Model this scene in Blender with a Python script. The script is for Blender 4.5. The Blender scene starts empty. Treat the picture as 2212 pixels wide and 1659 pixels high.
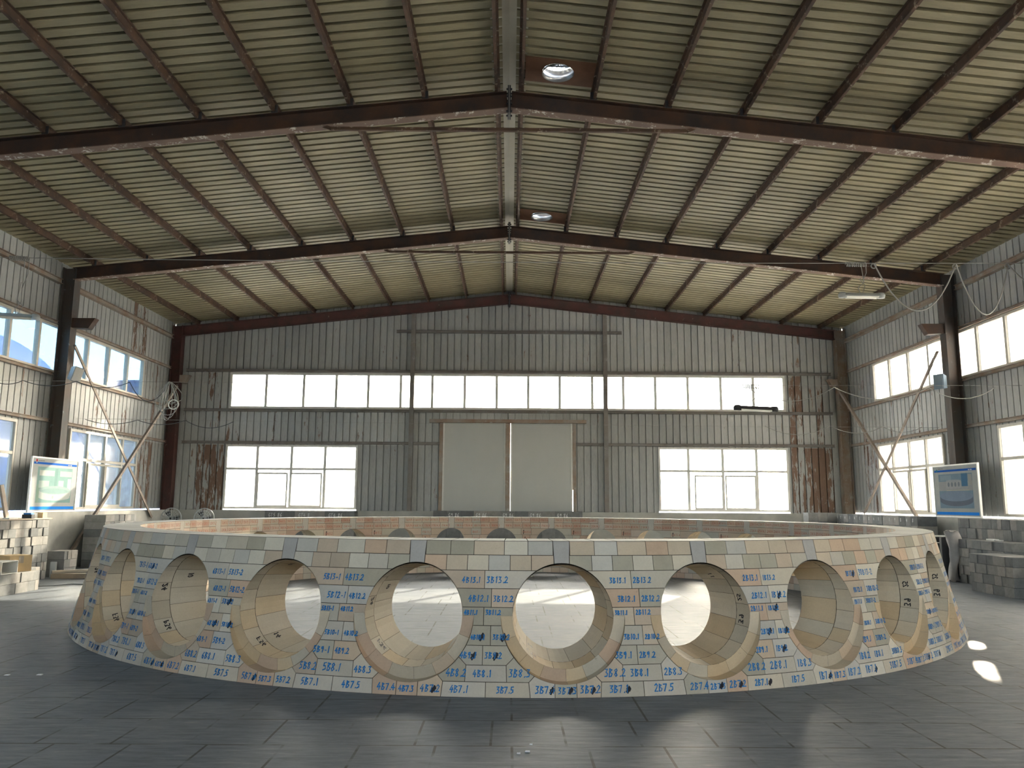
import bpy, math, random
from math import sin, cos, tan, radians as R, pi, sqrt, atan2, asin, degrees
from mathutils import Vector, Matrix
from mathutils.geometry import delaunay_2d_cdt
random.seed(7)
S = bpy.context.scene
C = S.collection

# ------------------------------------------------------------------ camera
cam = bpy.data.cameras.new('camera')
cam.sensor_width = 36.0
cam.lens = 1695.47 / 2212 * 36.0
cam.clip_start, cam.clip_end = 0.05, 600
co = bpy.data.objects.new('camera', cam); C.objects.link(co)
TH, YA, RO = R(8.6272), R(0.121), R(0.3595)
fw = Vector((sin(YA)*cos(TH), cos(YA)*cos(TH), sin(TH)))
rt = Vector((cos(YA), -sin(YA), 0)); up = rt.cross(fw)
r2 = rt*cos(RO) + up*sin(RO); u2 = -rt*sin(RO) + up*cos(RO)
co.matrix_world = Matrix(((r2.x, u2.x, -fw.x, 0.0458), (r2.y, u2.y, -fw.y, 0), (r2.z, u2.z, -fw.z, 1.5023), (0, 0, 0, 1)))
S.camera = co

# ------------------------------------------------------------------ sky, sun, exposure
S.view_settings.view_transform = 'Standard'
S.view_settings.look = 'None'
S.view_settings.gamma = 1.0
S.view_settings.use_curve_mapping = False
S.view_settings.exposure = 3.85
SUN = Vector((1.0, 1.9, 0.884)).normalized()
W = bpy.data.worlds.new('sky'); S.world = W; W.use_nodes = True
wn, wl = W.node_tree.nodes, W.node_tree.links
wn.clear()
sk = wn.new('ShaderNodeTexSky'); sk.sky_type = 'NISHITA'; sk.sun_disc = False
sk.sun_elevation = math.asin(SUN.z); sk.sun_rotation = atan2(SUN.x, SUN.y)
sk.air_density = 1.3; sk.dust_density = 3.0; sk.ozone_density = 1.5
bg = wn.new('ShaderNodeBackground'); bg.inputs['Strength'].default_value = 0.335
wo = wn.new('ShaderNodeOutputWorld')
hz_ = wn.new('ShaderNodeHueSaturation'); hz_.inputs['Saturation'].default_value = 0.55
wt = wn.new('ShaderNodeMix'); wt.data_type = 'RGBA'; wt.blend_type = 'MULTIPLY'; wt.inputs[0].default_value = 1.0; wt.inputs[7].default_value = (1.0, 0.98, 0.945, 1)
wl.new(sk.outputs[0], hz_.inputs['Color']); wl.new(hz_.outputs[0], wt.inputs[6]); wl.new(wt.outputs[2], bg.inputs[0]); wl.new(bg.outputs[0], wo.inputs[0])
sl_ = bpy.data.lights.new('sun', 'SUN'); sl_.energy = 2.3; sl_.angle = R(0.6); sl_.color = (1.0, 0.86, 0.66)
so = bpy.data.objects.new('sun', sl_); C.objects.link(so)
so.rotation_euler = (-SUN).to_track_quat('-Z', 'Y').to_euler(); so.location = (20, 40, 30)
cy = S.cycles
cy.use_denoising = True; cy.max_bounces = 10; cy.diffuse_bounces = 6; cy.glossy_bounces = 3
cy.transmission_bounces = 6; cy.transparent_max_bounces = 12
cy.caustics_reflective = False; cy.caustics_refractive = False; cy.sample_clamp_indirect = 8.0

def portal(loc, sx, sy, toward):
    l = bpy.data.lights.new('window_daylight', 'AREA'); l.shape = 'RECTANGLE'; l.size, l.size_y = sx, sy
    l.cycles.is_portal = True
    o = bpy.data.objects.new('window_daylight', l); C.objects.link(o); o.location = loc
    o.rotation_euler = Vector(toward).to_track_quat('-Z', 'Z').to_euler()

# ------------------------------------------------------------------ key dimensions (metres)
FR = (11.38, 17.38, 23.38)      # near faces of the three roof frames
GY = 23.63                      # gable sheet
SX = 10.25                      # side wall sheets
Y0 = -7.0                       # rear wall behind the camera
ZB, SL = 7.555, 0.1075          # rafter underside at the ridge, roof slope
ZROOF = 7.99                    # sheet underside at the ridge
RCX, RCY = 0.159, 12.43         # ring centre
RT, RBT, RI, ZT = 5.738, 6.023, 5.32, 1.189
def gx(x): return x*1.0107
def gz(z): return 1.5 + (z-1.5)*1.0107

# ------------------------------------------------------------------ materials
def nmat(name):
    m = bpy.data.materials.new(name); m.use_nodes = True
    nt = m.node_tree; b = nt.nodes['Principled BSDF']
    return m, nt, b
def nd(nt, typ, **kw):
    n = nt.nodes.new(typ)
    for k, v in kw.items():
        if k in n.inputs: n.inputs[k].default_value = v
        else: setattr(n, k, v)
    return n
def coords(nt, scale=(1, 1, 1), kind='Object'):
    t = nd(nt, 'ShaderNodeTexCoord'); m = nd(nt, 'ShaderNodeMapping')
    m.inputs['Scale'].default_value = scale
    nt.links.new(t.outputs[kind], m.inputs[0]); return m.outputs[0]
def world_coords(nt, scale=(1, 1, 1)):
    t = nd(nt, 'ShaderNodeNewGeometry'); m = nd(nt, 'ShaderNodeMapping')
    m.inputs['Scale'].default_value = scale
    nt.links.new(t.outputs['Position'], m.inputs[0]); return m.outputs[0]
def noise(nt, vec, scale, detail=4, rough=0.6, dist=0.0):
    n = nd(nt, 'ShaderNodeTexNoise', Scale=scale, Detail=detail, Roughness=rough, Distortion=dist)
    nt.links.new(vec, n.inputs['Vector']); return n.outputs['Fac']
def ramp(nt, fac, stops):
    r = nd(nt, 'ShaderNodeValToRGB'); e = r.color_ramp.elements
    while len(e) < len(stops): e.new(0.5)
    for q, (p, c) in zip(e, stops):
        q.position = p; q.color = (c if len(c) == 4 else (*c, 1)) if not isinstance(c, (int, float)) else (c, c, c, 1)
    nt.links.new(fac, r.inputs[0]); return r.outputs[0]
def mix(nt, fac, a, b, mode='MIX'):
    m = nd(nt, 'ShaderNodeMix', data_type='RGBA', blend_type=mode)
    for s, v in ((m.inputs[0], fac), (m.inputs[6], a), (m.inputs[7], b)):
        if hasattr(v, 'links') or hasattr(v, 'is_linked'): nt.links.new(v, s)
        else: s.default_value = v if isinstance(v, (int, float)) else (*v, 1)
    return m.outputs[2]
def mth(nt, op, a, b=0.0, clamp=False):
    m = nd(nt, 'ShaderNodeMath', operation=op, use_clamp=clamp)
    for s, v in ((m.inputs[0], a), (m.inputs[1], b)):
        if hasattr(v, 'is_linked'): nt.links.new(v, s)
        else: s.default_value = v
    return m.outputs[0]
def attr(nt, name='tint'):
    a = nd(nt, 'ShaderNodeAttribute', attribute_name=name); return a
def bump(nt, b, h, strength=0.3, dist=0.02):
    n = nd(nt, 'ShaderNodeBump', Strength=strength, Distance=dist)
    nt.links.new(h, n.inputs['Height']); nt.links.new(n.outputs[0], b.inputs['Normal'])
MT = {}
def plain(name, col, rough=0.7, metal=0.0, var=0.12, scale=9.0, spec=0.3):
    m, nt, b = nmat(name)
    n = noise(nt, coords(nt), scale, 5)
    c = mix(nt, n, tuple(x*(1-var) for x in col), tuple(min(1, x*(1+var)) for x in col))
    nt.links.new(c, b.inputs['Base Color'])
    b.inputs['Roughness'].default_value = rough; b.inputs['Metallic'].default_value = metal
    b.inputs['Specular IOR Level'].default_value = spec
    MT[name] = m; return m

def steel(name, base, flake, amt, rust=(0.16, 0.07, 0.035)):
    m, nt, b = nmat(name)
    v = coords(nt)
    n1 = noise(nt, v, 2.2, 6, 0.65); n2 = noise(nt, v, 14, 6, 0.7, 0.6); n3 = noise(nt, v, 5, 4)
    c = mix(nt, ramp(nt, n1, ((0.35, 0), (0.65, 1))), base, rust)
    c = mix(nt, ramp(nt, mth(nt, 'MULTIPLY', n2, n3), ((0.36-amt, 0), (0.42-amt, 1))), c, flake)
    nt.links.new(c, b.inputs['Base Color']); b.inputs['Roughness'].default_value = 0.75
    b.inputs['Specular IOR Level'].default_value = 0.25
    bump(nt, b, n2, 0.15, 0.01)
    MT[name] = m
steel('dark_steel', (0.034, 0.028, 0.027), (0.22, 0.19, 0.17), -0.06, (0.075, 0.040, 0.026))
steel('red_steel', (0.125, 0.055, 0.050), (0.30, 0.25, 0.20), -0.02, (0.075, 0.05, 0.045))
steel('purlin_steel', (0.060, 0.042, 0.034), (0.30, 0.24, 0.18), 0.05, (0.125, 0.072, 0.045))
steel('girt_steel', (0.32, 0.30, 0.27), (0.44, 0.42, 0.39), 0.03, (0.27, 0.18, 0.13))
steel('grey_steel', (0.235, 0.235, 0.23), (0.36, 0.36, 0.35), 0.02, (0.19, 0.165, 0.15))
steel('flaking_flange', (0.16, 0.11, 0.09), (0.55, 0.51, 0.46), 0.06, (0.20, 0.13, 0.10))
steel('column_steel', (0.085, 0.085, 0.085), (0.20, 0.22, 0.24), 0.0, (0.10, 0.075, 0.065))

def sheet_mat(name, paint, paint2, axis):
    # old painted sheet: 'tint' r = rust amount of that pan, g = brightness of that pan
    m, nt, b = nmat(name)
    a = attr(nt); sp = nd(nt, 'ShaderNodeSeparateColor'); nt.links.new(a.outputs['Color'], sp.inputs[0])
    sc = {'z': (6, 6, 1.1), 'x': (0.6, 4, 4)}[axis]
    v = world_coords(nt, sc)
    n1 = noise(nt, v, 1.5, 6, 0.7, 0.4); n2 = noise(nt, v, 6.0, 5, 0.7); n3 = noise(nt, world_coords(nt), 0.7, 3)
    c = mix(nt, n3, paint, paint2)
    c = mix(nt, mth(nt, 'MULTIPLY', ramp(nt, n2, ((0.45, 0), (0.7, 1))), 0.35), c, tuple(x*0.55 for x in paint))
    g = mth(nt, 'MULTIPLY', sp.outputs[1], 2.0)
    gc = nd(nt, 'ShaderNodeCombineColor')
    for i in range(3): nt.links.new(g, gc.inputs[i])
    c = mix(nt, 1.0, c, gc.outputs[0], 'MULTIPLY')
    edge = mth(nt, 'SUBTRACT', mth(nt, 'ADD', n1, sp.outputs[0]), 1.0)
    peel = ramp(nt, edge, ((0.0, 0), (0.02, 1)))
    rustc = mix(nt, n2, (0.115, 0.074, 0.057), (0.23, 0.145, 0.10))
    c = mix(nt, peel, c, rustc)
    nt.links.new(c, b.inputs['Base Color']); b.inputs['Roughness'].default_value = 0.62
    b.inputs['Specular IOR Level'].default_value = 0.3
    bump(nt, b, n2, 0.08, 0.01)
    MT[name] = m
sheet_mat('wall_sheet', (0.345, 0.36, 0.365), (0.42, 0.43, 0.425), 'z')
sheet_mat('roof_sheet', (0.235, 0.210, 0.132), (0.292, 0.259, 0.170), 'x')

def brick_mat(name, rough=0.8, stain=0.5, spec=0.25):
    m, nt, b = nmat(name)
    a = attr(nt); v = world_coords(nt)
    n1 = noise(nt, v, 5, 5, 0.65); n2 = noise(nt, v, 60, 3, 0.6); n3 = noise(nt, v, 17, 5, 0.75, 0.5)
    c = mix(nt, ramp(nt, n1, ((0.3, 0.78), (0.7, 1.1))), (0, 0, 0), a.outputs['Color'])
    c = mix(nt, 1.0, a.outputs['Color'], ramp(nt, n1, ((0.25, 0.86), (0.75, 1.0))), 'MULTIPLY')
    c = mix(nt, 1.0, c, ramp(nt, n2, ((0.3, 0.93), (0.7, 1.0))), 'MULTIPLY')
    c = mix(nt, mth(nt, 'MULTIPLY', ramp(nt, n3, ((0.66, 0), (0.74, 1))), stain), c, (0.16, 0.13, 0.11))
    nt.links.new(c, b.inputs['Base Color']); b.inputs['Roughness'].default_value = rough
    b.inputs['Specular IOR Level'].default_value = spec
    bump(nt, b, n2, 0.12, 0.004)
    MT[name] = m
brick_mat('ring_brick'); brick_mat('poster_print', 0.85, 0.0, 0.04)
plain('joint', (0.06, 0.05, 0.04), 0.95)
plain('rim_dust', (0.74, 0.73, 0.69), 0.75, var=0.08, scale=4)
plain('blue_marker', (0.003, 0.145, 0.40), 0.6, var=0.5, scale=30)
plain('black_marker', (0.012, 0.012, 0.018), 0.6)
plain('red_marker', (0.46, 0.13, 0.08), 0.6, var=0.4, scale=30)
plain('white_chalk', (0.72, 0.74, 0.74), 0.9)
plain('white_plastic', (0.72, 0.72, 0.70), 0.45)
plain('grey_box', (0.42, 0.45, 0.46), 0.5)
plain('blue_box', (0.25, 0.33, 0.42), 0.5)
plain('window_frame', (0.50, 0.48, 0.43), 0.55, var=0.2)
plain('white_frame', (0.62, 0.62, 0.60), 0.5, var=0.15)
plain('cable_grey', (0.34, 0.34, 0.33), 0.6)
plain('cable_dark', (0.10, 0.11, 0.12), 0.6)
plain('door_panel', (0.46, 0.475, 0.465), 0.5, var=0.06, scale=1.2)
plain('rusty_plate', (0.17, 0.085, 0.05), 0.85, var=0.5, scale=4)
plain('bright_metal', (0.42, 0.43, 0.45), 0.30, metal=1.0, var=0.1)
plain('ridge_cap', (0.55, 0.53, 0.45), 0.6, var=0.12, scale=3)
plain('cardboard', (0.60, 0.44, 0.25), 0.85)
plain('carton_inside', (0.20, 0.18, 0.16), 0.9)
plain('cloth_grey', (0.34, 0.33, 0.33), 0.95, var=0.2)
plain('dark_iron', (0.035, 0.036, 0.04), 0.6)
plain('pvc_pipe', (0.66, 0.58, 0.47), 0.5)
plain('wood_board', (0.42, 0.36, 0.29), 0.8, var=0.25)
plain('brace_steel', (0.22, 0.18, 0.15), 0.7, var=0.45, scale=6)
plain('blue_roof', (0.002, 0.075, 0.50), 0.5)
plain('pale_blue_wall', (0.10, 0.18, 0.30), 0.6)
plain('pale_shed', (0.22, 0.27, 0.33), 0.6)
plain('yard_concrete', (0.50, 0.49, 0.46), 0.9, scale=0.3)
plain('white_wall', (0.85, 0.85, 0.84), 0.8, var=0.03)
plain('groove_shade', (0.028, 0.022, 0.017), 0.9)  # near-black colour painted on the roof groove bottoms to stand in for shade
plain('plaster', (0.40, 0.40, 0.37), 0.9, var=0.4, scale=2.2)
plain('lamp_tube', (0.80, 0.80, 0.76), 0.4)
plain('tool_blue', (0.02, 0.18, 0.55), 0.5)

def glass(name, dusty, tint, tl_c=(0.80, 0.80, 0.78)):
    m = bpy.data.materials.new(name); m.use_nodes = True; nt = m.node_tree; nt.nodes.clear()
    o = nd(nt, 'ShaderNodeOutputMaterial')
    tr = nd(nt, 'ShaderNodeBsdfTransparent'); tr.inputs[0].default_value = (*tint, 1)
    tl = nd(nt, 'ShaderNodeBsdfTranslucent'); tl.inputs[0].default_value = (*tl_c, 1)
    df = nd(nt, 'ShaderNodeBsdfDiffuse'); df.inputs[0].default_value = (0.40, 0.41, 0.41, 1)
    gl = nd(nt, 'ShaderNodeBsdfGlossy'); gl.inputs['Roughness'].default_value = 0.08
    gl.inputs[0].default_value = (1, 1, 1, 1)
    a = nd(nt, 'ShaderNodeMixShader'); a.inputs[0].default_value = 0.35
    nt.links.new(tl.outputs[0], a.inputs[1]); nt.links.new(df.outputs[0], a.inputs[2])
    b = nd(nt, 'ShaderNodeMixShader')
    n = noise(nt, world_coords(nt, (1, 1, 0.35)), 2.5, 5, 0.65)
    nt.links.new(ramp(nt, n, ((0.25, dusty*(0.5 if dusty < 0.9 else 0.95)), (0.8, min(1, dusty*1.5)))), b.inputs[0])
    nt.links.new(tr.outputs[0], b.inputs[1]); nt.links.new(a.outputs[0], b.inputs[2])
    c = nd(nt, 'ShaderNodeMixShader'); fr = nd(nt, 'ShaderNodeFresnel'); fr.inputs[0].default_value = 1.35
    nt.links.new(mth(nt, 'MULTIPLY', fr.outputs[0], 0.6), c.inputs[0])
    nt.links.new(b.outputs[0], c.inputs[1]); nt.links.new(gl.outputs[0], c.inputs[2])
    nt.links.new(c.outputs[0], o.inputs[0]); MT[name] = m
glass('dusty_glass', 0.30, (0.93, 0.95, 0.95))
glass('dimming_glass', 0.04, (0.34, 0.43, 0.50), (0.4, 0.45, 0.5))  # blue-grey tint added to the upper left panes to dim the daylight
glass('smeared_dimming_glass', 0.70, (0.46, 0.53, 0.58), (0.36, 0.41, 0.45))  # smeared panes, with a similar tint added to dim the light
glass('milky_glass', 0.55, (0.93, 0.95, 0.95))
glass('frosted_glass', 0.97, (0.93, 0.95, 0.95), (0.97, 0.96, 0.93))

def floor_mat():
    m, nt, b = nmat('floor_slabs'); v = world_coords(nt)
    bt = nd(nt, 'ShaderNodeTexBrick', Scale=1.0, **{'Mortar Size': 0.009, 'Brick Width': 0.47, 'Row Height': 0.570, 'Mortar Smooth': 0.2, 'Bias': 0.0})
    bt.offset = 0.28; bt.offset_frequency = 3; bt.squash = 1.0
    mp = nd(nt, 'ShaderNodeMapping'); mp.inputs['Location'].default_value = (0.40, -0.065+0.06, 0)
    g = nd(nt, 'ShaderNodeNewGeometry'); nt.links.new(g.outputs['Position'], mp.inputs[0])
    nw = nd(nt, 'ShaderNodeTexNoise', Scale=0.9, Detail=2.0); nt.links.new(mp.outputs[0], nw.inputs['Vector'])
    wob = nd(nt, 'ShaderNodeMix', data_type='RGBA'); wob.inputs[0].default_value = 0.012
    nt.links.new(mp.outputs[0], wob.inputs[6]); nt.links.new(nw.outputs['Color'], wob.inputs[7])
    nt.links.new(wob.outputs[2], bt.inputs['Vector'])
    bt.inputs['Color1'].default_value = (0.94, 0.94, 0.94, 1); bt.inputs['Color2'].default_value = (1, 1, 1, 1); bt.inputs['Mortar'].default_value = (0, 0, 0, 1)
    n1 = noise(nt, v, 0.55, 5, 0.6); n2 = noise(nt, world_coords(nt, (1.2, 7, 1)), 3.0, 6, 0.72); n3 = noise(nt, v, 22, 4, 0.7); n4 = noise(nt, v, 2.4, 3)
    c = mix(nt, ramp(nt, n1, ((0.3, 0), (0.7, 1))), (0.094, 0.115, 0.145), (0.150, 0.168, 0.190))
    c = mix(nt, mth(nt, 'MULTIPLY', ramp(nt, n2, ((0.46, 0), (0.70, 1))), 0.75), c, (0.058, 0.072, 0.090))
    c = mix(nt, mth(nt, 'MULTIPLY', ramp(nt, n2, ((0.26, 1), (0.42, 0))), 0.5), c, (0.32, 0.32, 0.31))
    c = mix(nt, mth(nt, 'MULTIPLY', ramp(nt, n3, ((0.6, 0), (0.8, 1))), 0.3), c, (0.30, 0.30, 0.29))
    gapm = mth(nt, 'MULTIPLY', bt.outputs['Fac'], ramp(nt, n4, ((0.42, 0.06), (0.56, 1))))
    c = mix(nt, gapm, c, (0.018, 0.018, 0.018))
    nt.links.new(c, b.inputs['Base Color'])
    nt.links.new(ramp(nt, n2, ((0.3, 0.52), (0.7, 0.66))), b.inputs['Roughness'])
    b.inputs['Specular IOR Level'].default_value = 0.75
    bump(nt, b, mth(nt, 'SUBTRACT', n3, mth(nt, 'MULTIPLY', gapm, 2.0)), 0.12, 0.01)
    MT['floor_slabs'] = m
floor_mat()

def block_mat():
    m, nt, b = nmat('grey_block'); oi = nd(nt, 'ShaderNodeObjectInfo'); v = world_coords(nt)
    n1 = noise(nt, v, 7, 5, 0.7); n2 = noise(nt, v, 40, 3)
    c = ramp(nt, oi.outputs['Random'], ((0.0, (0.15, 0.155, 0.16)), (0.45, (0.21, 0.215, 0.215)), (0.8, (0.27, 0.265, 0.255)), (1.0, (0.34, 0.32, 0.30))))
    c = mix(nt, 1.0, c, ramp(nt, n1, ((0.3, 0.75), (0.7, 1.1))), 'MULTIPLY')
    nt.links.new(c, b.inputs['Base Color']); b.inputs['Roughness'].default_value = 0.85; b.inputs['Specular IOR Level'].default_value = 0.2
    bump(nt, b, n2, 0.15, 0.004); MT['grey_block'] = m
block_mat()

# ------------------------------------------------------------------ mesh helpers
class MB:
    def __init__(s): s.v = []; s.f = []; s.m = []; s.c = []; s.mats = []
    def mi(s, mat):
        if mat not in s.mats: s.mats.append(mat)
        return s.mats.index(mat)
    def face(s, pts, mat, col=(0.5, 0.5, 0.5)):
        i = len(s.v); s.v += [tuple(p) for p in pts]; s.f.append(tuple(range(i, i+len(pts)))); s.m.append(s.mi(mat)); s.c.append(col)
    def box(s, x0, x1, y0, y1, z0, z1, mat, col=(0.5, 0.5, 0.5)):
        s.hexa([(x0, y0, z0), (x1, y0, z0), (x1, y1, z0), (x0, y1, z0), (x0, y0, z1), (x1, y0, z1), (x1, y1, z1), (x0, y1, z1)], mat, col)
    def hexa(s, P, mat, col=(0.5, 0.5, 0.5)):
        i = len(s.v); s.v += [tuple(p) for p in P]
        for f in ((3, 2, 1, 0), (4, 5, 6, 7), (0, 1, 5, 4), (1, 2, 6, 5), (2, 3, 7, 6), (3, 0, 4, 7)):
            s.f.append(tuple(i+k for k in f)); s.m.append(s.mi(mat)); s.c.append(col)
    def bar(s, a, b, w, h, mat, upv=(0, 0, 1), col=(0.5, 0.5, 0.5)):
        a, b = Vector(a), Vector(b); d = (b-a).normalized(); u = Vector(upv)
        x = d.cross(u)
        if x.length < 1e-4: x = d.cross(Vector((0, 1, 0)))
        x.normalize(); y = x.cross(d)
        P = []
        for q in (a, b):
            for sx, sy in ((-1, -1), (1, -1), (1, 1), (-1, 1)): P.append(q + x*sx*w/2 + y*sy*h/2)
        s.hexa(P, mat, col)
    def tube(s, pts, r, mat, n=8, cap=True, col=(0.5, 0.5, 0.5)):
        pts = [Vector(p) for p in pts]; base = len(s.v); k = s.mi(mat); pu = None
        for i, p in enumerate(pts):
            d = (pts[min(i+1, len(pts)-1)] - pts[max(i-1, 0)]).normalized()
            if pu is None:
                pu = d.cross(Vector((0.3, 0.2, 1)))
                if pu.length < 1e-3: pu = d.cross(Vector((1, 0, 0)))
            pu = (pu - d*pu.dot(d)).normalized(); q = d.cross(pu)
            rr = r[i] if isinstance(r, (list, tuple)) else r
            for j in range(n): a = 2*pi*j/n; s.v.append(tuple(p + (pu*cos(a) + q*sin(a))*rr))
        for i in range(len(pts)-1):
            for j in range(n):
                a, b = base+i*n+j, base+i*n+(j+1) % n
                s.f.append((a, b, b+n, a+n)); s.m.append(k); s.c.append(col)
        if cap:
            for e in (0, len(pts)-1):
                s.f.append(tuple(base+e*n+j for j in range(n))); s.m.append(k); s.c.append(col)
    def lathe(s, prof, mat, n=24, mtx=None, col=(0.5, 0.5, 0.5)):
        base = len(s.v); k = s.mi(mat); M = mtx or Matrix()
        for r, z in prof:
            for j in range(n): a = 2*pi*j/n; s.v.append(tuple(M @ Vector((r*cos(a), r*sin(a), z))))
        for i in range(len(prof)-1):
            for j in range(n):
                a, b = base+i*n+j, base+i*n+(j+1) % n
                s.f.append((a, b, b+n, a+n)); s.m.append(k); s.c.append(col)
    def build(s, name, parent=None, smooth=False, loc=None, bevel=0):
        me = bpy.data.meshes.new(name); me.from_pydata(s.v, [], s.f)
        for mt in s.mats: me.materials.append(MT[mt])
        me.polygons.foreach_set('material_index', s.m)
        if smooth: me.polygons.foreach_set('use_smooth', [True]*len(s.f))
        ca = me.color_attributes.new('tint', 'FLOAT_COLOR', 'CORNER')
        buf = []
        for f, c in zip(s.f, s.c): buf += [c[0], c[1], c[2], 1.0]*len(f)
        ca.data.foreach_set('color', buf)
        me.update()
        o = bpy.data.objects.new(name, me); C.objects.link(o)
        if loc: o.location = loc
        if parent: o.parent = parent
        if bevel:
            b = o.modifiers.new('edge', 'BEVEL'); b.width = bevel; b.segments = 1; b.limit_method = 'ANGLE'
        return o
def tag(o, label=None, cat=None, group=None, kind=None):
    for k, v in (('label', label), ('category', cat), ('group', group), ('kind', kind)):
        if v: o[k] = v
    return o
def empty(name, loc, label=None, cat=None, group=None, kind=None):
    o = bpy.data.objects.new(name, None); C.objects.link(o); o.location = loc; o.empty_display_size = 0.1
    return tag(o, label, cat, group, kind)
def at(mb, dx, dy, dz):
    mb.v = [(x-dx, y-dy, z-dz) for x, y, z in mb.v]; return mb
ORD = ('first', 'second', 'third', 'fourth', 'fifth', 'sixth', 'seventh', 'eighth', 'ninth', 'tenth')

# ------------------------------------------------------------------ floor, ground
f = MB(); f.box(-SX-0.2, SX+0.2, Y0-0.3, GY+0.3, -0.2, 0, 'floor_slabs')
tag(f.build('floor'), kind='structure')
f = MB(); f.box(-160, 160, -120, 200, -0.45, -0.2, 'yard_concrete')
tag(f.build('ground'), kind='structure')

# ------------------------------------------------------------------ ribbed sheets
def ribbed(mb, O, U, V, N, u0, u1, zlo, zhi, mat, pitch=0.2075, groove=0.03, depth=0.028, rust=None, phase=0.0, deep=None):
    """Strips along V repeated along U; grooves sink along -N (away from the room)."""
    O, U, V, N = Vector(O), Vector(U), Vector(V), Vector(N)
    k0 = math.floor((u0-phase)/pitch)-1; u = k0*pitch+phase
    def q(a, b, da, db, c, m_=None):
        a, b = max(a, u0), min(b, u1)
        if b-a < 1e-4: return
        P = lambda t, z, d: O + U*t + V*z - N*d
        mb.face([P(a, zlo(a), da), P(b, zlo(b), db), P(b, zhi(b), db), P(a, zhi(a), da)], m_ or mat, c)
    rnd = random.Random(int(u0*100)+int(zlo(u0)*77)+5)
    g0 = 0.5
    while u < u1:
        rr = rust(u) if rust else 0.0
        g0 = max(0.42, min(0.58, g0+rnd.uniform(-0.05, 0.05)))
        c = (max(0, min(1, rr+rnd.uniform(-0.06, 0.06))), g0, 0)
        w = pitch-groove
        q(u, u+w, 0, 0, c); q(u+w, u+w+groove*0.12, 0, depth, c)
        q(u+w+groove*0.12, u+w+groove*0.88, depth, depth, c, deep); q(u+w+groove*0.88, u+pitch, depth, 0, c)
        u += pitch

# roof (two slopes), holes left for the ventilators
VENTS = ((0.735, 10.93), (0.735, 16.92))
for s, nm in ((-1, 'ceiling_left'), (1, 'ceiling_right')):
    mb = MB()
    ln = sqrt(1+SL*SL); d = Vector((s/ln, 0, -SL/ln)); nrm = Vector((-s*SL/ln, 0, -1/ln))
    O = Vector((0, 0, ZROOF))
    def seg(ya, yb, t0, t1):
        if s > 0: ribbed(mb, O, (0, 1, 0), d, nrm, ya, yb, lambda u: t0, lambda u: t1, 'roof_sheet', 0.2075, 0.066, 0.095, lambda u: 0.10, 0.02, 'groove_shade')
        else: ribbed(mb, O, (0, 1, 0), d, nrm, ya, yb, lambda u: t0, lambda u: t1, 'roof_sheet', 0.2075, 0.066, 0.095, lambda u: 0.12, 0.02, 'groove_shade')
    TE = 10.42
    if s < 0: seg(Y0, GY+0.1, 0.10, TE)
    else:
        ys = [Y0, 10.69, 11.17, 16.68, 17.16, GY+0.1]
        for i in range(5):
            if i % 2 == 0: seg(ys[i], ys[i+1], 0.10, TE)
            else: seg(ys[i], ys[i+1], 0.99, TE); seg(ys[i], ys[i+1], 0.10, 0.48)
    tag(mb.build(nm), kind='structure')
# ridge cap and weather skin over the roof (closes the sheet from outside)
mb = MB()
for s in (-1, 1):
    mb.face([(0, Y0, ZROOF+0.03), (0, GY+0.15, ZROOF+0.03), (s*0.26, GY+0.15, ZROOF-0.015), (s*0.26, Y0, ZROOF-0.015)], 'ridge_cap')
tag(mb.build('ceiling_ridge_cap'), kind='structure')

def rust_gable(u):
    x = u
    return 0.30+0.06*sin(x*3.1)
def rust_lo(u):
    if -9.7 < u < -8.55: return 0.50
    if 8.4 < u < 9.65: return 0.54
    return 0.30
def rust_mid(u):
    if 8.3 < u < 8.75 or 9.2 < u < 9.5: return 0.52
    if -9.3 < u < -8.9: return 0.42
    return 0.31+0.06*sin(u*5)
mb = MB()
GO = dict(O=(0, GY, 0), U=(1, 0, 0), V=(0, 0, 1), N=(0, -1, 0))
ztop = lambda u: ZROOF+0.06-SL*abs(u)
Zs0, Zs1, Zl0, Zl1 = gz(4.25), gz(5.344), gz(1.29), gz(3.17)
XS0, XS1 = gx(-8.37), gx(8.305); XL = (gx(-8.38), gx(-4.467), gx(4.45), gx(8.31))
def gab(u0, u1, a, b, rust):
    ribbed(mb, **GO, u0=u0, u1=u1, zlo=(a if callable(a) else lambda u: a), zhi=(b if callable(b) else lambda u: b), mat='wall_sheet', groove=0.030, depth=0.045, rust=rust)
gab(-SX, SX, Zs1, ztop, rust_gable)
gab(-SX, XS0, Zs0, Zs1, rust_mid); gab(XS1, SX, Zs0, Zs1, rust_mid)
gab(-SX, SX, Zl1, Zs0, rust_mid) if False else None
DX0, DX1, DZ = gx(-1.96), gx(1.916), gz(3.87)
gab(-SX, DX0, Zl1, Zs0, rust_mid); gab(DX1, SX, Zl1, Zs0, rust_mid); gab(DX0, DX1, DZ, Zs0, rust_mid)
gab(-SX, XL[0], 1.2, Zl1, rust_lo); gab(XL[1], DX0, 1.2, Zl1, rust_lo); gab(DX1, XL[2], 1.2, Zl1, rust_lo); gab(XL[3], SX, 1.2, Zl1, rust_lo)
tag(mb.build('wall_back'), kind='structure')

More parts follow.
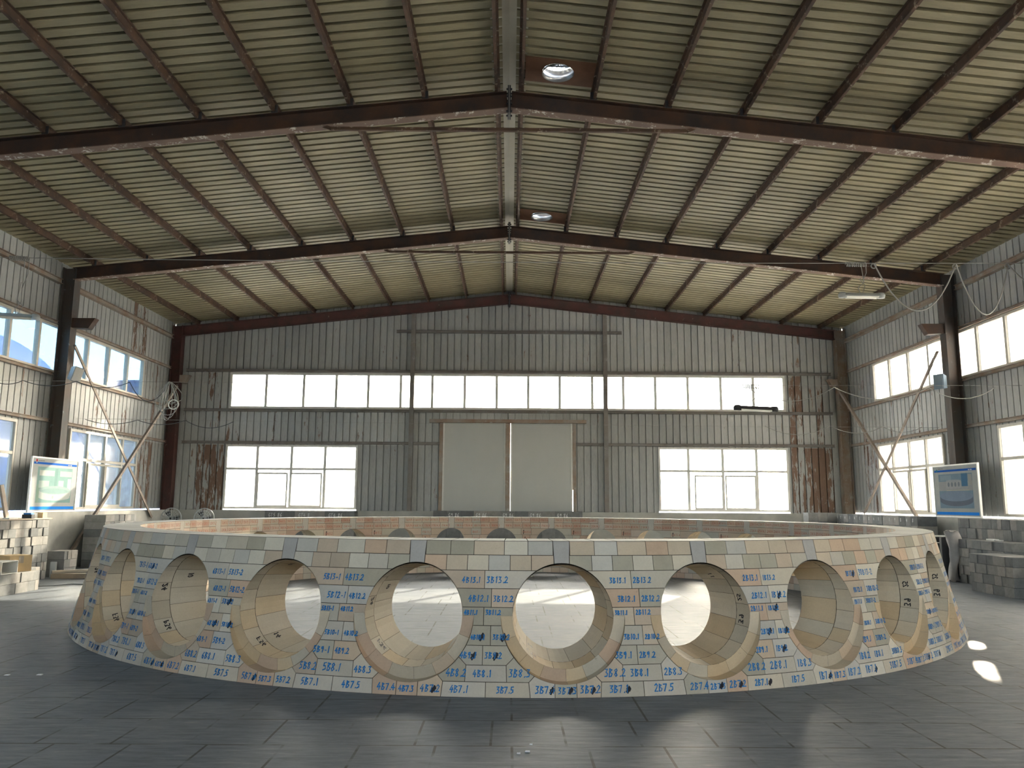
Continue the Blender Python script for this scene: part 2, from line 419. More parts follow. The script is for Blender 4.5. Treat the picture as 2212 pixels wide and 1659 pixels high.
# side walls: openings (y0, y1, z0, z1)
UP = (4.335, 5.425); LO = (1.285, 3.165)
side_open = {}
SIDE_UP = [(-3.2, 0.0), (1.6, 5.0), (8.3, 15.0)]
for s, nm in ((-1, 'left'), (1, 'right')):
    mb = MB()
    N = (-s, 0, 0)
    def sw(u0, u1, a, b, rust):
        ribbed(mb, (s*SX, 0, 0), (0, 1, 0), (0, 0, 1), N, u0, u1, lambda u: a, lambda u: b, 'wall_sheet', groove=0.032, depth=0.045, rust=rust)
    rs_top = lambda u: (0.50 if s < 0 and 20.9 < u < 21.7 else 0.29)
    rs_mid = lambda u: 0.37+0.06*sin(u*4.3)
    rs_lo = lambda u: (0.52 if 21.75 < u < 22.6 else 0.36)
    sw(Y0, GY, UP[1], 6.9, rs_top)
    ups = [(-4.0, 3.6), (6.0, 21.70)]
    los = [(-4.0, -0.6), (2.0, 5.0), (7.6, 10.4), (12.9, 16.30), (18.30, 21.68)]
    if s > 0: los[-1] = (18.38, 21.70)
    else: ups, los = [(6.0, 21.70)], [(7.6, 10.4), (12.9, 16.30), (18.30, 21.68)]
    side_open[s] = (ups, los)
    for (z0, z1), ops, rf in ((UP, ups, rs_mid), (LO, los, rs_lo)):
        y = Y0
        for a, b in ops: sw(y, a, z0, z1, rf); y = b
        sw(y, GY, z0, z1, rf)
    sw(Y0, GY, LO[1], UP[0], rs_mid)
    tag(mb.build('wall_'+nm), kind='structure')
# rear wall behind the camera, with the same kind of window strip as the gable
mb = MB()
for x0, x1, z0, z1 in ((-SX, SX, 0, 4.25), (-SX, -8.4, 4.25, 5.35), (8.4, SX, 4.25, 5.35), (-SX, SX, 5.35, 7.0)): mb.box(x0, x1, Y0-0.1, Y0, z0, z1, 'wall_sheet')
mb.hexa([(-SX, Y0-0.1, 7.0), (SX, Y0-0.1, 7.0), (SX, Y0, 7.0), (-SX, Y0, 7.0), (-0.5, Y0-0.1, ZROOF), (0.5, Y0-0.1, ZROOF), (0.5, Y0, ZROOF), (-0.5, Y0, ZROOF)], 'wall_sheet')
tag(mb.build('wall_rear'), kind='structure')
portal((0, Y0, 4.8), 16.8, 1.1, (0, 1, 0))

# masonry dado under the windows
DI = 9.86
mb = MB(); mb.box(-SX-0.1, -DI, Y0, GY+0.1, 0, 1.25, 'plaster'); tag(mb.build('trim_1'), kind='structure')
mb = MB(); mb.box(DI, SX+0.1, Y0, GY+0.1, 0, 1.25, 'plaster'); tag(mb.build('trim_2'), kind='structure')
mb = MB(); mb.box(-DI, DX0, GY-0.28, GY+0.1, 0, 1.25, 'plaster'); mb.box(DX1, DI, GY-0.28, GY+0.1, 0, 1.25, 'plaster'); tag(mb.build('trim_3'), kind='structure')

# ------------------------------------------------------------------ windows
wcount = [0]
MW = 0.038
def window(O, U, N, w, z0, z1, bars, trans=None, sash=None, mat='window_frame', gl='dusty_glass', fw=0.06, slit=None):
    """O = point on wall at u=0; frame bars along V=z. bars = inner mullion positions."""
    wcount[0] += 1
    root = empty('window_%d' % wcount[0], O, kind='structure')
    U, N = Vector(U), Vector(N)
    def pbox(mb, u0, u1, a, b, d0, d1, m):
        P = []
        for z in (a, b):
            for u, d in ((u0, d0), (u1, d0), (u1, d1), (u0, d1)): P.append(U*u + N*d + Vector((0, 0, z)))
        mb.hexa(P, m)
    fr = MB()
    pbox(fr, 0, w, z0, z0+fw, -0.05, 0.05, mat); pbox(fr, 0, w, z1-fw, z1, -0.05, 0.05, mat)
    pbox(fr, 0, fw, z0+fw, z1-fw, -0.05, 0.05, mat); pbox(fr, w-fw, w, z0+fw, z1-fw, -0.05, 0.05, mat)
    fr.build('frame', root)
    rows = [(z0+fw, z1-fw)] if not trans else [(z0+fw, trans-0.032), (trans+0.032, z1-fw)]
    if trans:
        t = MB(); pbox(t, fw, w-fw, trans-0.032, trans+0.032, -0.04, 0.045, mat); t.build('transom', root)
    edges = [fw]+list(bars)+[w-fw]
    for b_ in bars:
        m_ = MB()
        for a, z in rows: pbox(m_, b_-MW, b_+MW, a, z, -0.05, 0.05, mat)
        m_.build('mullion', root)
    for i in range(len(edges)-1):
        a = edges[i]+(MW if i else 0); b_ = edges[i+1]-(MW if i < len(edges)-2 else 0)
        for j, (p, q) in enumerate(rows):
            if slit and a < slit < b_: b_ = slit
            g = MB(); pbox(g, a, b_, p, q, -0.004, 0.004, gl)
            g.build('pane', root)
    for (a, b_, q) in (sash or ()):
        sh = MB(); p0, p1 = rows[0][0], q
        pbox(sh, a, b_, p0, p0+0.05, 0.045, 0.075, mat); pbox(sh, a, b_, p1-0.05, p1, 0.045, 0.075, mat)
        pbox(sh, a, a+0.045, p0+0.05, p1-0.05, 0.045, 0.075, mat); pbox(sh, b_-0.045, b_, p0+0.05, p1-0.05, 0.045, 0.075, mat)
        so_ = sh.build('sash', root)
    return root
GN = (0, -1, 0)
strip = [gx(x)-XS0 for x in (-7.278, -6.152, -5.179, -4.219, -3.245, -2.298, -1.324, -0.363, 0.584, 1.531, 2.507, 3.441, 4.403, 5.379, 6.369, 7.346)]
window((XS0, GY, 0), (1, 0, 0), GN, XS1-XS0, Zs0, Zs1, strip, mat='white_frame', fw=0.07)
window((XL[0], GY, 0), (1, 0, 0), GN, XL[1]-XL[0], Zl0, Zl1, [gx(x)-XL[0] for x in (-7.432, -6.417, -5.428)], gz(2.462), ((0.99, 1.90, 2.36), (1.97, 2.92, 2.36)), 'white_frame', 'milky_glass')
window((XL[2], GY, 0), (1, 0, 0), GN, XL[3]-XL[2], Zl0, Zl1, [gx(x)-XL[2] for x in (5.338, 6.357, 7.362)], gz(2.469), ((1.06, 1.92, 2.36), (1.98, 2.90, 2.36)), 'white_frame')
portal((0, GY+0.02, (Zs0+Zs1)/2), XS1-XS0, Zs1-Zs0, (0, -1, 0))
portal(((XL[0]+XL[1])/2, GY+0.02, (Zl0+Zl1)/2), XL[1]-XL[0], Zl1-Zl0, (0, -1, 0))
portal(((XL[2]+XL[3])/2, GY+0.02, (Zl0+Zl1)/2), XL[3]-XL[2], Zl1-Zl0, (0, -1, 0))
for s in (-1, 1):
    ups, los = side_open[s]
    gl = 'dimming_glass' if s < 0 else 'frosted_glass'
    for a, b in ups:
        bars = [y-a for y in [20.76-1.0*k for k in range(16)] if a+0.3 < y < b-0.3]
        window((s*SX, a, 0), (0, 1, 0), (-s, 0, 0), b-a, UP[0], UP[1], sorted(bars), gl=gl, fw=0.055, slit=(18.48-a) if s > 0 else None)
        portal((s*(SX+0.02), (a+b)/2, sum(UP)/2), UP[1]-UP[0], b-a, (-s, 0, 0))
    for a, b in los:
        w = b-a; bars = [w*0.245, w*0.49, w*0.75]
        window((s*SX, a, 0), (0, 1, 0), (-s, 0, 0), w, LO[0], LO[1], bars, 2.468, ((w*0.25, w*0.50, 2.40), (w*0.50, w*0.75, 2.40)) if b > 20 else None, gl=gl if s > 0 else 'smeared_dimming_glass')
        portal((s*(SX+0.02), (a+b)/2, sum(LO)/2), LO[1]-LO[0], w, (-s, 0, 0))

# ------------------------------------------------------------------ sliding doors in the gable
for i, (x0, x1) in enumerate(((gx(-1.945), gx(-0.075)), (gx(0.065), gx(1.90)))):
    d = empty('door_%d' % (i+1), (x0, GY-0.055, 0.02), kind='structure')
    mb = MB(); w = x1-x0; n = 9; zt = DZ-0.01
    ch = 0.05
    for k in range(n):
        a, b = w*k/n, w*(k+1)/n
        mb.box(a+(0.003 if k else 0), b, 0, 0.03, 0.05, zt, 'door_panel')
    mb.box(0, w, 0.006, 0.028, 0.05, zt, 'door_panel')
    mb.build('leaf', d)
    mb = MB(); mb.box(0, w, -0.015, 0.045, 0, 0.07, 'door_panel'); mb.box(0, 0.05, -0.015, 0.045, 0.07, zt, 'white_frame'); mb.box(w-0.05, w, -0.015, 0.045, 0.07, zt, 'white_frame')
    mb.build('frame', d)
mb = MB(); mb.box(DX0-0.4, DX1+0.4, GY-0.17, GY-0.03, DZ-0.015, DZ+0.09, 'girt_steel')
tag(mb.build('trim_4'), kind='structure')
mb = MB(); mb.box(DX0-0.09, DX0, GY-0.08, GY+0.02, 0, DZ, 'girt_steel'); mb.box(DX0, DX0+0.06, GY, GY+0.03, 0, DZ, 'girt_steel'); mb.box(DX1, DX1+0.09, GY-0.08, GY+0.02, 0, DZ, 'girt_steel'); mb.box(DX1-0.03, DX1, GY, GY+0.03, 1.9, DZ, 'girt_steel')
mb.box(gx(-0.085), gx(0.058), GY-0.10, GY+0.02, 0, DZ, 'girt_steel')
tag(mb.build('trim_5'), kind='structure')

# ------------------------------------------------------------------ steel frames
FN = ('nearest the camera', 'between the nearest frame and the gable', 'against the gable wall')
FNAME = ('nearest the camera', 'in the middle of the hall', 'against the gable wall')
def ibeam(mb, a, b, w, h, mats, tf=0.014, tw=0.010):
    """I-section from a to b (centreline of the underside), depth h upward."""
    a, b = Vector(a), Vector(b); d = (b-a).normalized(); u = Vector((0, 1, 0)).cross(d)
    if u.z < 0: u = -u
    for o0, o1, ww, m in ((0, tf, w, mats[1]), (h-tf, h, w, mats[0]), (tf, h-tf, tw, mats[0])):
        P = []
        for q in (a, b):
            for yy, t in ((-ww/2, o0), (ww/2, o0), (ww/2, o1), (-ww/2, o1)): P.append(q + Vector((0, yy, 0)) + u*t)
        mb.hexa(P, m)
ZU = lambda x, zb=ZB: zb-SL*abs(x)
for i, y in enumerate(FR):
    fwid = 0.17; yc = y+fwid/2
    mats = ('dark_steel', 'flaking_flange') if i < 2 else ('red_steel', 'red_steel')
    for s, sd in ((-1, 'left'), (1, 'right')):
        root = empty('roof_rafter', (s*5, yc, ZU(5)), 'rusty steel rafter, %s slope, frame %s' % (sd, FNAME[i]), 'beam', 'roof rafters')
        mb = MB(); ibeam(mb, (s*0.012, yc, ZU(0)), (s*9.95, yc, ZU(9.95)), fwid, 0.285, mats)
        at(mb, s*5, yc, ZU(5)).build('girder', root)
        mb = MB(); mb.box(s*0.0 + (0.002 if s > 0 else -0.024), (0.024 if s > 0 else -0.002), yc-0.12, yc+0.12, ZU(0)-0.09, ZU(0)+0.36, 'dark_iron')
        for zz in (-0.05, 0.08, 0.2, 0.32):
            for dy in (-0.07, 0.07): mb.box(s*0.024, s*0.045, yc+dy-0.012, yc+dy+0.012, ZU(0)+zz-0.012, ZU(0)+zz+0.012, 'dark_iron')
        at(mb, s*5, yc, ZU(5)).build('end_plate', root)
    if i < 2:
        mb = MB(); mb.bar((-2.75, y+0.02, 7.20), (2.75, y+0.02, 7.20), 0.05, 0.05, 'purlin_steel')
        for s in (-1, 1): mb.bar((s*2.75, y+0.02, 7.20), (s*2.9, yc, 7.28), 0.05, 0.05, 'purlin_steel')
        tag(mb.build('collar_tie'), 'thin steel tie bar under the rafters of the frame '+FNAME[i], 'tie bar')
# columns
for i, y in enumerate(FR):
    yc = y+0.10
    for s, sd in ((-1, 'left'), (1, 'right')):
        if i == 0: continue
        root = empty('steel_column', (s*10.08, yc+(0.05 if i == 1 else -0.03), 0), 'steel column at the %s wall, frame %s' % (sd, FNAME[i]), 'column', 'steel columns')
        h = ZU(9.9)+0.29; m = 'column_steel' if i == 1 else ('red_steel' if s < 0 else 'girt_steel')
        x_in, x_out = -s*0.16, s*0.13
        mb = MB()
        mb.box(min(x_in, x_in+s*0.014), max(x_in, x_in+s*0.014), -0.125, 0.125, 0, h, m)
        mb.box(min(x_out, x_out-s*0.014), max(x_out, x_out-s*0.014), -0.125, 0.125, 0, h, m)
        mb.box(min(x_in, x_out), max(x_in, x_out), -0.006, 0.006, 0, h, m)
        mb.build('shaft', root)
        mb = MB(); z0 = 5.36 if i == 1 else 5.02
        L_ = 0.52 if i == 1 else 0.3
        P = [(x_in, -0.09, z0+0.02), (x_in, 0.09, z0+0.02), (x_in-s*(L_-0.14), 0.09, z0), (x_in-s*(L_-0.14), -0.09, z0), (x_in, -0.09, z0+0.24), (x_in, 0.09, z0+0.24), (x_in-s*L_, 0.09, z0+0.24), (x_in-s*L_, -0.09, z0+0.24)]
        mb.hexa(P, 'dark_steel' if i == 1 else 'girt_steel'); mb.build('bracket', root)
# gable columns
for s, sd in ((-1, 'left'), (1, 'right')):
    x = s*2.93; mb = MB(); h = ZU(2.93)+0.02
    mb.box(-0.065, 0.065, -0.10, 0.0, 0, h, 'grey_steel')
    tag(mb.build('wind_column', loc=(x, GY-0.03, 0)), 'slim steel gable column to the %s of the sliding doors' % sd, 'column', 'gable columns')
# girts
def girt(name, a, b, w, h, label, mat='girt_steel', grp='wall girts'):
    mb = MB(); c = (Vector(a)+Vector(b))/2
    d = (Vector(b)-Vector(a)).normalized()
    n = Vector((d.y, -d.x, 0))
    mb.bar(Vector(a)-c, Vector(b)-c, w, 0.012, mat); mb.bar(Vector(a)-c-Vector((0, 0, h)), Vector(b)-c-Vector((0, 0, h)), w, 0.012, mat)
    mb.bar(Vector(a)-c-Vector((0, 0, h/2)), Vector(b)-c-Vector((0, 0, h/2)), 0.014, h, mat)
    tag(mb.build(name, loc=c), label, 'girt', grp)
gy = GY-0.06
for x0, x1, z, lab in ((-9.8, 9.8, Zs1+0.09, 'along the top of the long gable window strip'), (-9.8, 9.8, Zs0-0.01, 'along the bottom of the long gable window strip'),
                       (-9.8, -2.99, 3.29, 'above the lower left gable window'), (2.99, 9.8, 3.29, 'above the lower right gable window'),
                       (-3.45, 3.45, 6.72, 'high in the gable under the ridge'), (-2.86, DX0-0.09, 3.29, 'short piece left of the sliding doors'), (DX1+0.09, 2.86, 3.29, 'short piece right of the sliding doors')):
    girt('wall_girt', (x0, gy, z), (x1, gy, z), 0.10, 0.07, 'steel girt '+lab, 'grey_steel')
for s, sd in ((-1, 'left'), (1, 'right')):
    for z, lab in ((6.47, 'high under the eaves, %s wall'), (5.50, 'over the upper windows, %s wall'), (4.33, 'under the upper windows, %s wall'), (3.28, 'over the lower windows, %s wall')):
        for (a, b, bay) in ((11.6, 17.33, 'near bay'), (17.65, 23.3, 'far bay')):
            girt('wall_girt', (s*(SX-0.06), a, z), (s*(SX-0.06), b, z), 0.11 if z > 6 else 0.08, 0.10 if z > 6 else 0.06, 'steel girt '+lab % sd+', '+bay, 'girt_steel')
# purlins
PX = [1.31, 2.47, 3.63, 4.80, 5.97, 7.14, 8.33, 9.50]
BAY = ((5.4, 11.48, 'bay nearest the camera'), (11.48, 17.48, 'middle bay'), (17.48, GY-0.02, 'bay at the gable'))
PH = 0.128
for (a, b, bn) in BAY:
    for s, sd in ((-1, 'left'), (1, 'right')):
        for k, x in enumerate([0.185]+PX):
            zt = ZROOF-SL*x-0.004; h = PH; c = Vector((s*x, (a+b)/2, zt))
            mb = MB(); L = (b-a)/2-0.004; w = 0.040
            mb.box(-0.006, 0.006, -L, L, -h, 0, 'purlin_steel')
            mb.box(0 if s > 0 else -w, w if s > 0 else 0, -L, L, -h-0.003, -h+0.007, 'purlin_steel')
            mb.box(-w if s > 0 else 0, 0 if s > 0 else w, -L, L, -0.012, -0.002, 'purlin_steel')
            if k == 0: lab = 'rusty purlin along the %s edge of the ridge cap, %s' % (sd, bn)
            else: lab = 'rusty purlin, %s from the ridge, %s slope, %s' % (ORD[k], sd, bn)
            o = tag(mb.build('roof_purlin', loc=c), lab, 'purlin', 'roof purlins')
            if 0 < k and b < 20:
                cl = MB(); cl.box(-0.05, 0.05, L-0.10, L-0.09, -h-0.02, -0.02, 'dark_iron'); cl.build('cleat', o)
# roof ventilators
for i, (vx, vy) in enumerate(VENTS):
    z = ZROOF-SL*vx-0.02
    root = empty('roof_ventilator', (vx, vy, z), 'round bright metal roof ventilator in a rusty plate %s' % ('in front of the nearest roof frame' if i == 0 else 'in front of the middle roof frame'), 'ventilator', 'roof ventilators')
    rr = 0.235
    mb = MB(); n = 48; x0, x1, y0, y1 = 0.24-vx, 1.27-vx, (10.58 if i == 0 else 16.58)-vy, (11.26 if i == 0 else 17.26)-vy
    def rectpt(a):
        cx_, cy_ = cos(a), sin(a); t = min((x1 if cx_ > 0 else x0)/cx_ if abs(cx_) > 1e-6 else 9, (y1 if cy_ > 0 else y0)/cy_ if abs(cy_) > 1e-6 else 9)
        return Vector((cx_*t, cy_*t, -SL*cx_*t))
    an = sorted([2*pi*k/n for k in range(n)]+[atan2(yy, xx) % (2*pi) for xx in (x0, x1) for yy in (y0, y1)])
    for a, b in zip(an, an[1:]+[an[0]+2*pi]):
        pa, pb = Vector((rr*cos(a), rr*sin(a), -SL*rr*cos(a))), Vector((rr*cos(b), rr*sin(b), -SL*rr*cos(b)))
        mb.face([pa, pb, rectpt(b), rectpt(a)], 'rusty_plate')
    mb.build('base_plate', root)
    mb = MB(); mb.lathe([(rr+0.012, -0.02), (rr, -0.02), (rr, 0.16), (rr+0.012, 0.16)], 'bright_metal', 32); mb.build('throat', root, True)
    mb = MB()
    for k in range(26):
        a0 = 2*pi*k/26; pr = [(0.24, 0.17), (0.335, 0.24), (0.36, 0.33), (0.33, 0.42), (0.22, 0.50)]
        for (ra, za), (rb, zb) in zip(pr, pr[1:]):
            w0, w1 = 0.238, 0.238
            P = lambda r, z, t: (r*cos(a0+t+z*0.8), r*sin(a0+t+z*0.8), z)
            mb.face([P(ra, za, 0), P(ra*0.9, za, w0), P(rb*0.9, zb, w1), P(rb, zb, 0)], 'bright_metal')
    mb.build('turbine_fins', root)
    mb = MB(); mb.lathe([(0.0, 0.53), (0.12, 0.525), (0.22, 0.50)], 'bright_metal', 24)
    mb.bar((0, 0, 0.53), (0, 0, 0.1), 0.02, 0.02, 'dark_iron'); mb.bar((-0.23, 0.02, 0.11), (0.23, 0.02, 0.11), 0.02, 0.02, 'dark_iron')
    mb.build('cap_and_spindle', root)

# braces
for s, sd in ((-1, 'left'), (1, 'right')):
    x = s*9.80
    for (p, q, lab, dx) in (((17.45, 4.95), (21.95, 1.05), 'falling away from the camera', 0.0), ((17.62, 0.03), (22.9, 4.85), 'rising away from the camera', 0.05)) if s < 0 else (((17.55, 4.95), (21.75, 1.28), 'falling away from the camera', 0.05), ((17.75, 0.03), (23.2, 5.0), 'rising away from the camera', 0.0)):
        a, b = Vector((x+s*dx*0-s*dx, *p)), Vector((x-s*dx, *q)); c = (a+b)/2
        mb = MB(); mb.bar(a-c, b-c, 0.012, 0.075, 'brace_steel'); mb.bar(a-c+Vector((s*0.03, 0, 0.035)), b-c+Vector((s*0.03, 0, 0.035)), 0.06, 0.010, 'brace_steel')
        tag(mb.build('cross_brace', loc=c), 'thin rusty angle-steel cross brace at the %s wall, %s' % (sd, lab), 'brace', 'wall cross braces')

# ------------------------------------------------------------------ the brick ring
HC, H1, H2, HIN = 0.60, 0.412, 0.505, 0.352     # hole centre height, bore radius, counterbore radius, inner bore radius
K = (RT-RBT)/ZT
Rc = RBT + K*HC
def Rcone(z): return RBT + K*z
RAD = 5.85; UD = RAD*pi/180
PHI0 = 3.2
ring = empty('brick_ring', (RCX, RCY, 0), 'large circular wall of pale bricks with round holes and blue handwritten numbers', 'brick ring')
CREAM = [(0.60, 0.54, 0.43), (0.56, 0.52, 0.44), (0.50, 0.465, 0.385), (0.55, 0.45, 0.345), (0.63, 0.585, 0.485), (0.43, 0.395, 0.31), (0.53, 0.51, 0.455), (0.57, 0.48, 0.365), (0.46, 0.43, 0.345), (0.47, 0.39, 0.30)]
TAN = [(0.58, 0.43, 0.31), (0.60, 0.48, 0.35), (0.54, 0.41, 0.30)]
OCH = [(0.62, 0.50, 0.34), (0.58, 0.45, 0.29), (0.60, 0.53, 0.42), (0.55, 0.50, 0.40), (0.63, 0.55, 0.42), (0.50, 0.44, 0.34)]
PINK = [(0.63, 0.50, 0.39), (0.60, 0.47, 0.365), (0.66, 0.54, 0.44), (0.56, 0.40, 0.30), (0.63, 0.50, 0.38)]
Zr = [0.0, .112, .233, .377, .526, .664, .809, .951, 1.074, ZT]
def jr(row): return 5.71 if row % 2 == 1 else 6.29
def hole_outline(outer):
    P = []
    n = 64
    if outer:
        for k in range(n+1):
            a = pi*k/n; P.append((H1*cos(a), HC+H1*sin(a)))
        for k in range(n+1):
            a = pi+pi*k/n; P.append((H2*cos(a), HC+H2*sin(a)))
    else:
        for k in range(2*n): a = pi*k/n; P.append((HIN*cos(a), HC+HIN*sin(a)))
    return P
def inhole(x, z, outer):
    d = sqrt(x*x+(z-HC)**2)
    return d < ((H1 if z > HC else H2) if outer else HIN)
def pip(x, y, P):
    r = False; j = len(P)-1
    for i in range(len(P)):
        if (P[i][1] > y) != (P[j][1] > y) and x < (P[j][0]-P[i][0])*(y-P[i][1])/(P[j][1]-P[i][1])+P[i][0]: r = not r
        j = i
    return r
def inset(P, d):
    A = sum(P[i][0]*P[(i+1) % len(P)][1]-P[(i+1) % len(P)][0]*P[i][1] for i in range(len(P)))
    if A < 0: P = P[::-1]
    Q = []; n = len(P)
    for i in range(n):
        a, b, c = Vector(P[i-1]), Vector(P[i]), Vector(P[(i+1) % n])
        e, f_ = (b-a).normalized(), (c-b).normalized()
        n1, n2 = Vector((-e.y, e.x)), Vector((-f_.y, f_.x))
        m = n1+n2; m = m/max(0.3, m.dot(n1)); Q.append(b+m*d)
    return Q
def carve(P, outer, d=0.0026):
    """Brick outline minus the port; returns (verts, tris, boundary edges)."""
    Q = inset(P, d)
    pts = [Vector(q) for q in Q]; ed = [(i, (i+1) % len(Q)) for i in range(len(Q))]
    xs = [q[0] for q in Q]; zs = [q[1] for q in Q]
    near = min(abs(x) for x in xs) < 0.6 or min(xs)*max(xs) < 0
    if near and max(zs) > 0.05 and min(zs) < 1.02:
        H = hole_outline(outer); b0 = len(pts); pts += [Vector(h) for h in H]
        ed += [(b0+i, b0+(i+1) % len(H)) for i in range(len(H))]
    x = math.floor(min(xs)/UD)*UD
    while x < max(xs):
        x += UD*1.0
        if min(xs)+0.01 < x < max(xs)-0.01:
            b0 = len(pts); pts += [Vector((x, min(zs)-0.01)), Vector((x, max(zs)+0.01))]; ed.append((b0, b0+1))
    V, E_, F_, *_ = delaunay_2d_cdt(pts, ed, [], 0, 1e-6)
    T = []
    for t in F_:
        cx_ = sum(V[i].x for i in t)/3; cz_ = sum(V[i].y for i in t)/3
        if pip(cx_, cz_, Q) and not inhole(cx_, cz_, outer): T.append(tuple(t))
    cnt = {}
    for t in T:
        for i in range(3):
            e = (t[i], t[(i+1) % 3]); cnt[tuple(sorted(e))] = cnt.get(tuple(sorted(e)), 0)+1
    B = [(t[i], t[(i+1) % 3]) for t in T for i in range(3) if cnt[tuple(sorted((t[i], t[(i+1) % 3])))] == 1]
    return [(v.x, v.y) for v in V], T, B
u_ = lambda d: d*UD
def both(P): return [P, [(-x, z) for x, z in P]]
outer_polys = []   # (row, poly, kind)
outer_polys.append((9, [(u_(-.6), .951), (u_(.6), .951), (u_(.7), ZT), (u_(-.7), ZT)], 'key'))
for p in both([(u_(.7), 1.074), (u_(2.78), 1.074), (u_(2.78), ZT), (u_(.7), ZT)]): outer_polys.append((9, p, ''))
for p in both([(u_(2.78), 1.074), (u_(4.74), 1.074), (u_(4.74), ZT), (u_(2.78), ZT)]): outer_polys.append((9, p, ''))
outer_polys.append((9, [(u_(4.74), 1.074), (u_(7.26), 1.074), (u_(7.26), ZT), (u_(4.74), ZT)], ''))
for p in both([(u_(.62), .951), (u_(2.5), .951), (u_(2.5), 1.074), (u_(.66), 1.074)]): outer_polys.append((8, p, ''))
for p in both([(u_(2.5), .951), (u_(4.24), .951), (u_(4.24), 1.074), (u_(2.5), 1.074)]): outer_polys.append((8, p, ''))
for p in both([(u_(4.24), .951), (u_(6.0), .951), (u_(6.0), 1.074), (u_(4.24), 1.074)]): outer_polys.append((8, p, ''))
for row in range(4, 8):
    z0, z1 = Zr[row-1], Zr[row]
    if row == 4: z0 = .377
    outer_polys.append((row, [(0, Zr[row-1]), (u_(jr(row)), Zr[row-1]), (u_(jr(row)), Zr[row]), (0, Zr[row])], 'R'))
    outer_polys.append((row, [(0, Zr[row-1]), (u_(jr(row)-12), Zr[row-1]), (u_(jr(row)-12), Zr[row]), (0, Zr[row])], 'L'))
outer_polys = [q for q in outer_polys if not (q[0] == 3)]
j9 = jr(3)
outer_polys.append((3, [(0, .29), (u_(3.9), .29), (u_(4.47), .233), (u_(j9), .233), (u_(j9), .377), (0, .377)], 'R'))
outer_polys.append((3, [(0, .29), (u_(-3.9), .29), (u_(-4.47), .233), (u_(j9-12), .233), (u_(j9-12), .377), (0, .377)], 'L'))
for k, p in enumerate(both([(u_(2.75), .112), (u_(4.42), .112), (u_(4.47), .233), (u_(3.9), .29), (0, .29), (0, .17), (u_(2.2), .17)])): outer_polys.append((2, p, 'RL'[k]+'s'))
outer_polys.append((2, [(u_(4.42), .112), (u_(7.58), .112), (u_(7.53), .233), (u_(4.47), .233)], 'C'))
outer_polys.append((1, [(u_(-.8), 0), (u_(.85), 0), (u_(.85), .17), (u_(-.8), .17)], '3'))
outer_polys.append((1, [(u_(.85), 0), (u_(2.65), 0), (u_(2.75), .112), (u_(2.2), .17), (u_(.85), .17)], '2'))
outer_polys.append((1, [(u_(-.8), 0), (u_(-2.65), 0), (u_(-2.75), .112), (u_(-2.2), .17), (u_(-.8), .17)], '4'))
outer_polys.append((1, [(u_(2.65), 0), (u_(6.0), 0), (u_(6.0), .112), (u_(2.75), .112)], '1'))
outer_polys.append((1, [(u_(-2.65), 0), (u_(-6.0), 0), (u_(-6.0), .112), (u_(-2.75), .112)], '5'))
outer_geo = [(r_, k, p, carve(p, True)) for r_, p, k in outer_polys]
backing_o = carve([(u_(-6), 0.0), (u_(6), 0.0), (u_(6), ZT), (u_(-6), ZT)], True, 0.0)

inner_polys = [(9, [(u_(-.7), .951), (u_(.7), .951), (u_(.75), ZT), (u_(-.75), ZT)], 'k')]
for r_, z0, z1, cuts in ((9, 1.074, ZT, (.75, 2.9, 5.0, 7.1, 9.1, 11.25)), (8, .951, 1.074, (.72, 2.6, 4.9, 6.8, 9.2, 11.28)), (7, .809, .951, (0, 4.8, 7.2, 12)), (6, .664, .809, (0, 5.1, 6.9, 12)), (5, .526, .664, (0, 6, 12)), (4, .377, .526, (0, 6.3, 12)), (3, .233, .377, (0, 5.7, 12)), (2, .112, .233, (0, 3, 5.0, 7.4, 9.5, 12)), (1, 0, .112, (0, 2, 4, 6, 8, 10, 12))):
    for a, b in zip(cuts, cuts[1:]):
        # one hole per sector: cut bricks that reach the next port are split at the pier centre
        if b <= 6 or a >= 6:
            off = 0 if b <= 6 else -12
            inner_polys.append((r_, [(u_(a+off), z0), (u_(b+off), z0), (u_(b+off), z1), (u_(a+off), z1)], ''))
        else:
            if a > 3.6 and b < 8.6: inner_polys.append((r_, [(u_(a), z0), (u_(b), z0), (u_(b), z1), (u_(a), z1)], ''))
            else:
                inner_polys.append((r_, [(u_(a), z0), (u_(6), z0), (u_(6), z1), (u_(a), z1)], '')); inner_polys.append((r_, [(u_(-6), z0), (u_(b-12), z0), (u_(b-12), z1), (u_(-6), z1)], ''))
SI = RI/RAD       # the same angles on the smaller inner face
def toin(P): return [(x*SI, z) for x, z in P]
inner_geo = [(r_, k, p, carve(toin(p), False)) for r_, p, k in inner_polys]
backing_i = carve(toin([(u_(-6), 0), (u_(6), 0), (u_(6), ZT), (u_(-6), ZT)]), False, 0.0)

def omap(ph, x, z, off=0.0):
    r = Rcone(z)
    # lateral distance x is kept near the port, angles elsewhere
    a = ph + x/RAD
    return ((r+off)*sin(a), -(r+off)*cos(a), z)
def imap(ph, x, z, off=0.0):
    a = ph + x/RI; return ((RI-off)*sin(a), -(RI-off)*cos(a), z)

